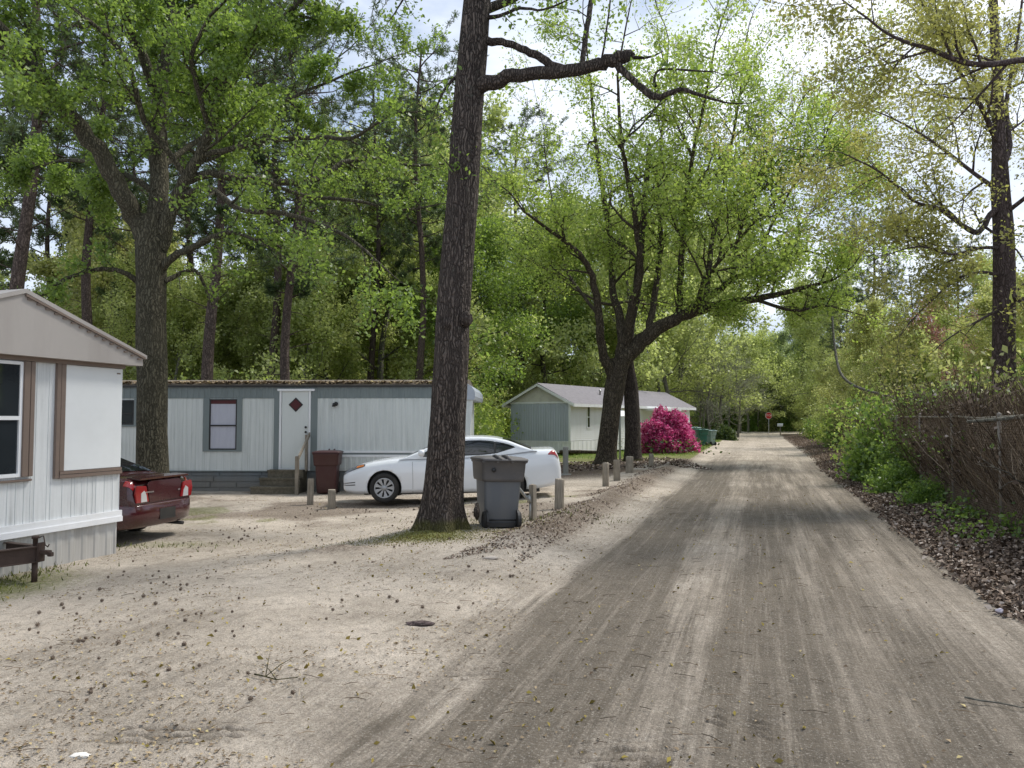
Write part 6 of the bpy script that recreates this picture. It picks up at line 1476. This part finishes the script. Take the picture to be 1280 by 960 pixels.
# stop sign
def stop():
    p = P(961, 540, 100); t = empty('stop_sign', (p.x, p.y, gz(p.x, p.y)), 0, 'small red stop sign at the far junction', 'stop sign')
    q = MB(); q.tube([(0, 0, -.1), (0, 0, 2.75)], .035, 8); q.build('post', M['grey_metal'], t)
    R8 = .46; oc = [(R8 * math.cos(R(22.5 + 45 * i)), 2.35 + R8 * math.sin(R(22.5 + 45 * i))) for i in range(8)]
    q = MB(); q.prism(oc, -.05, -.04); q.build('border', M['white_trim'], t)
    R8 = .42; oc = [(R8 * math.cos(R(22.5 + 45 * i)), 2.35 + R8 * math.sin(R(22.5 + 45 * i))) for i in range(8)]
    q = MB(); q.prism(oc, -.056, -.0501); q.build('face', m_plain('sign_red', (.55, .02, .03), .5, dirt=.1), t)
    cu = D.curves.new('lettering', 'FONT'); cu.body = 'STOP'; cu.size = .36; cu.align_x = 'CENTER'; cu.align_y = 'CENTER'; cu.extrude = .002
    tmp = D.objects.new('tmp', cu); C.objects.link(tmp); dg = bpy.context.evaluated_depsgraph_get(); me = D.meshes.new_from_object(tmp.evaluated_get(dg)); D.objects.remove(tmp)
    o = link('lettering', me, t, M['white_trim']); o.rotation_euler = (R(90), 0, 0); o.location = (0, -.06, 2.35)
stop()
def mailbox():
    p = P(972, 538, 88); t = empty('mailbox', (p.x + .3, p.y, gz(p.x, p.y)), 0, 'white mailbox on a post right of the far stop sign', 'mailbox')
    q = MB(); q.box((-.05, -.05, -.1), (.05, .05, 1.05)); q.build('post', M['post_wood'], t)
    q = MB(); pr = [(-.13, 1.05), (.13, 1.05), (.13, 1.25)] + [(.13 * math.cos(a), 1.25 + .13 * math.sin(a)) for a in np.linspace(.2, 2.94, 8)] + [(-.13, 1.25)]; q.prism(pr, -.3, .3); o = q.build('box', M['white_trim'], t); o.rotation_euler = (0, 0, 1.2)
mailbox()
# utility pole and wires at the left
def pole():
    p = P(212, 520, 47); t = empty('utility_pole', (p.x, p.y, -.2), 0, 'thin wooden utility pole in the woods right of the left oak', 'utility pole')
    q = MB(); q.tube([(0, 0, 0), (0, 0, 8.6)], [.16, .11], 10); q.build('pole', M['bark_pine'], t)
    q = MB(); q.lathe([(0, 0), (.24, 0), (.26, .1), (.26, .85), (.2, .95), (0, .98)], 16, c=(.42, 0, 5.2)); q.box((.08, -.05, 5.5), (.2, .05, 5.8)); q.build('transformer', m_plain('trafo', (.55, .60, .66), .5, dirt=.2), t)
    q = MB(); q.box((-.7, -.06, 8.1), (.7, .06, 8.2)); q.build('crossarm', M['bark_pine'], t)
    for i, (z, lab) in enumerate(((8.25, 'upper'), (7.3, 'middle'), (6.0, 'lower'))):
        m = MB(); x0, x1 = p.x, p.x - 42; m.tube([(x0 + (x1 - x0) * f, 47 - 3 * f, z - .2 - 4 * .35 * f * (1 - f) + .5 * f) for f in np.linspace(0, 1, 14)], .018, 5, False)
        o = m.build('overhead_wire', M['alum'], fix=False); tag(o, '%s of the three pale wires strung across the woods at the left' % lab, 'wire')
pole()

# ================================================================== LIGHT
SUN_EL, SUN_AZ = R(55), R(60)     # sun high, ahead and to the right
w = D.worlds.new('World'); bpy.context.scene.world = w; w.use_nodes = True; nt = w.node_tree; nt.nodes.clear()
def wn(t, **k):
    n = nt.nodes.new('ShaderNode' + t)
    for a, b in k.items(): setattr(n, a, b)
    return n
sky = wn('TexSky', sky_type='NISHITA'); sky.sun_disc = False; sky.sun_elevation = SUN_EL; sky.sun_rotation = SUN_AZ; sky.dust_density = 2.0; sky.air_density = 1.0
bg1 = wn('Background'); bg1.inputs[1].default_value = .15; nt.links.new(sky.outputs[0], bg1.inputs[0])
tc = wn('TexCoord'); mp = wn('Mapping'); mp.inputs['Scale'].default_value = (1.0, 1.0, 2.6); mp.inputs['Location'].default_value = (.35, .1, .2); nt.links.new(tc.outputs['Generated'], mp.inputs[0])
nz = wn('TexNoise'); nz.inputs['Scale'].default_value = 2.6; nz.inputs['Detail'].default_value = 7; nz.inputs['Roughness'].default_value = .55; nt.links.new(mp.outputs[0], nz.inputs['Vector'])
rp = wn('ValToRGB'); rp.color_ramp.elements[0].position = .42; rp.color_ramp.elements[0].color = (.31, .38, .50, 1); rp.color_ramp.elements[1].position = .66; rp.color_ramp.elements[1].color = (.78, .81, .86, 1); nt.links.new(nz.outputs[0], rp.inputs[0])
bg2 = wn('Background'); bg2.inputs[1].default_value = 1.75; nt.links.new(rp.outputs[0], bg2.inputs[0])
mxs = wn('MixShader'); mxs.inputs[0].default_value = .86; nt.links.new(bg1.outputs[0], mxs.inputs[1]); nt.links.new(bg2.outputs[0], mxs.inputs[2])
wo = wn('OutputWorld'); nt.links.new(mxs.outputs[0], wo.inputs[0])
sl = D.lights.new('sun', 'SUN'); sl.energy = 3.9; sl.angle = R(12); sl.color = (1, .96, .90)
so = D.objects.new('sun', sl); C.objects.link(so)
# direction from the sun: sky sun_rotation is measured from +Y clockwise
sd = Vector((math.sin(SUN_AZ) * math.cos(SUN_EL) * -1, -math.cos(SUN_AZ) * math.cos(SUN_EL), math.sin(SUN_EL)))
SUNV = Vector((math.sin(SUN_AZ) * math.cos(SUN_EL), math.cos(SUN_AZ) * math.cos(SUN_EL), math.sin(SUN_EL)))
so.rotation_euler = SUNV.to_track_quat('Z', 'Y').to_euler()
sc = bpy.context.scene; sc.view_settings.view_transform = 'Standard'; sc.view_settings.look = 'None'; sc.view_settings.exposure = 0; sc.view_settings.gamma = 1
sc.render.engine = 'CYCLES'; sc.cycles.max_bounces = 6; sc.cycles.diffuse_bounces = 4; sc.cycles.transmission_bounces = 4; sc.cycles.glossy_bounces = 2
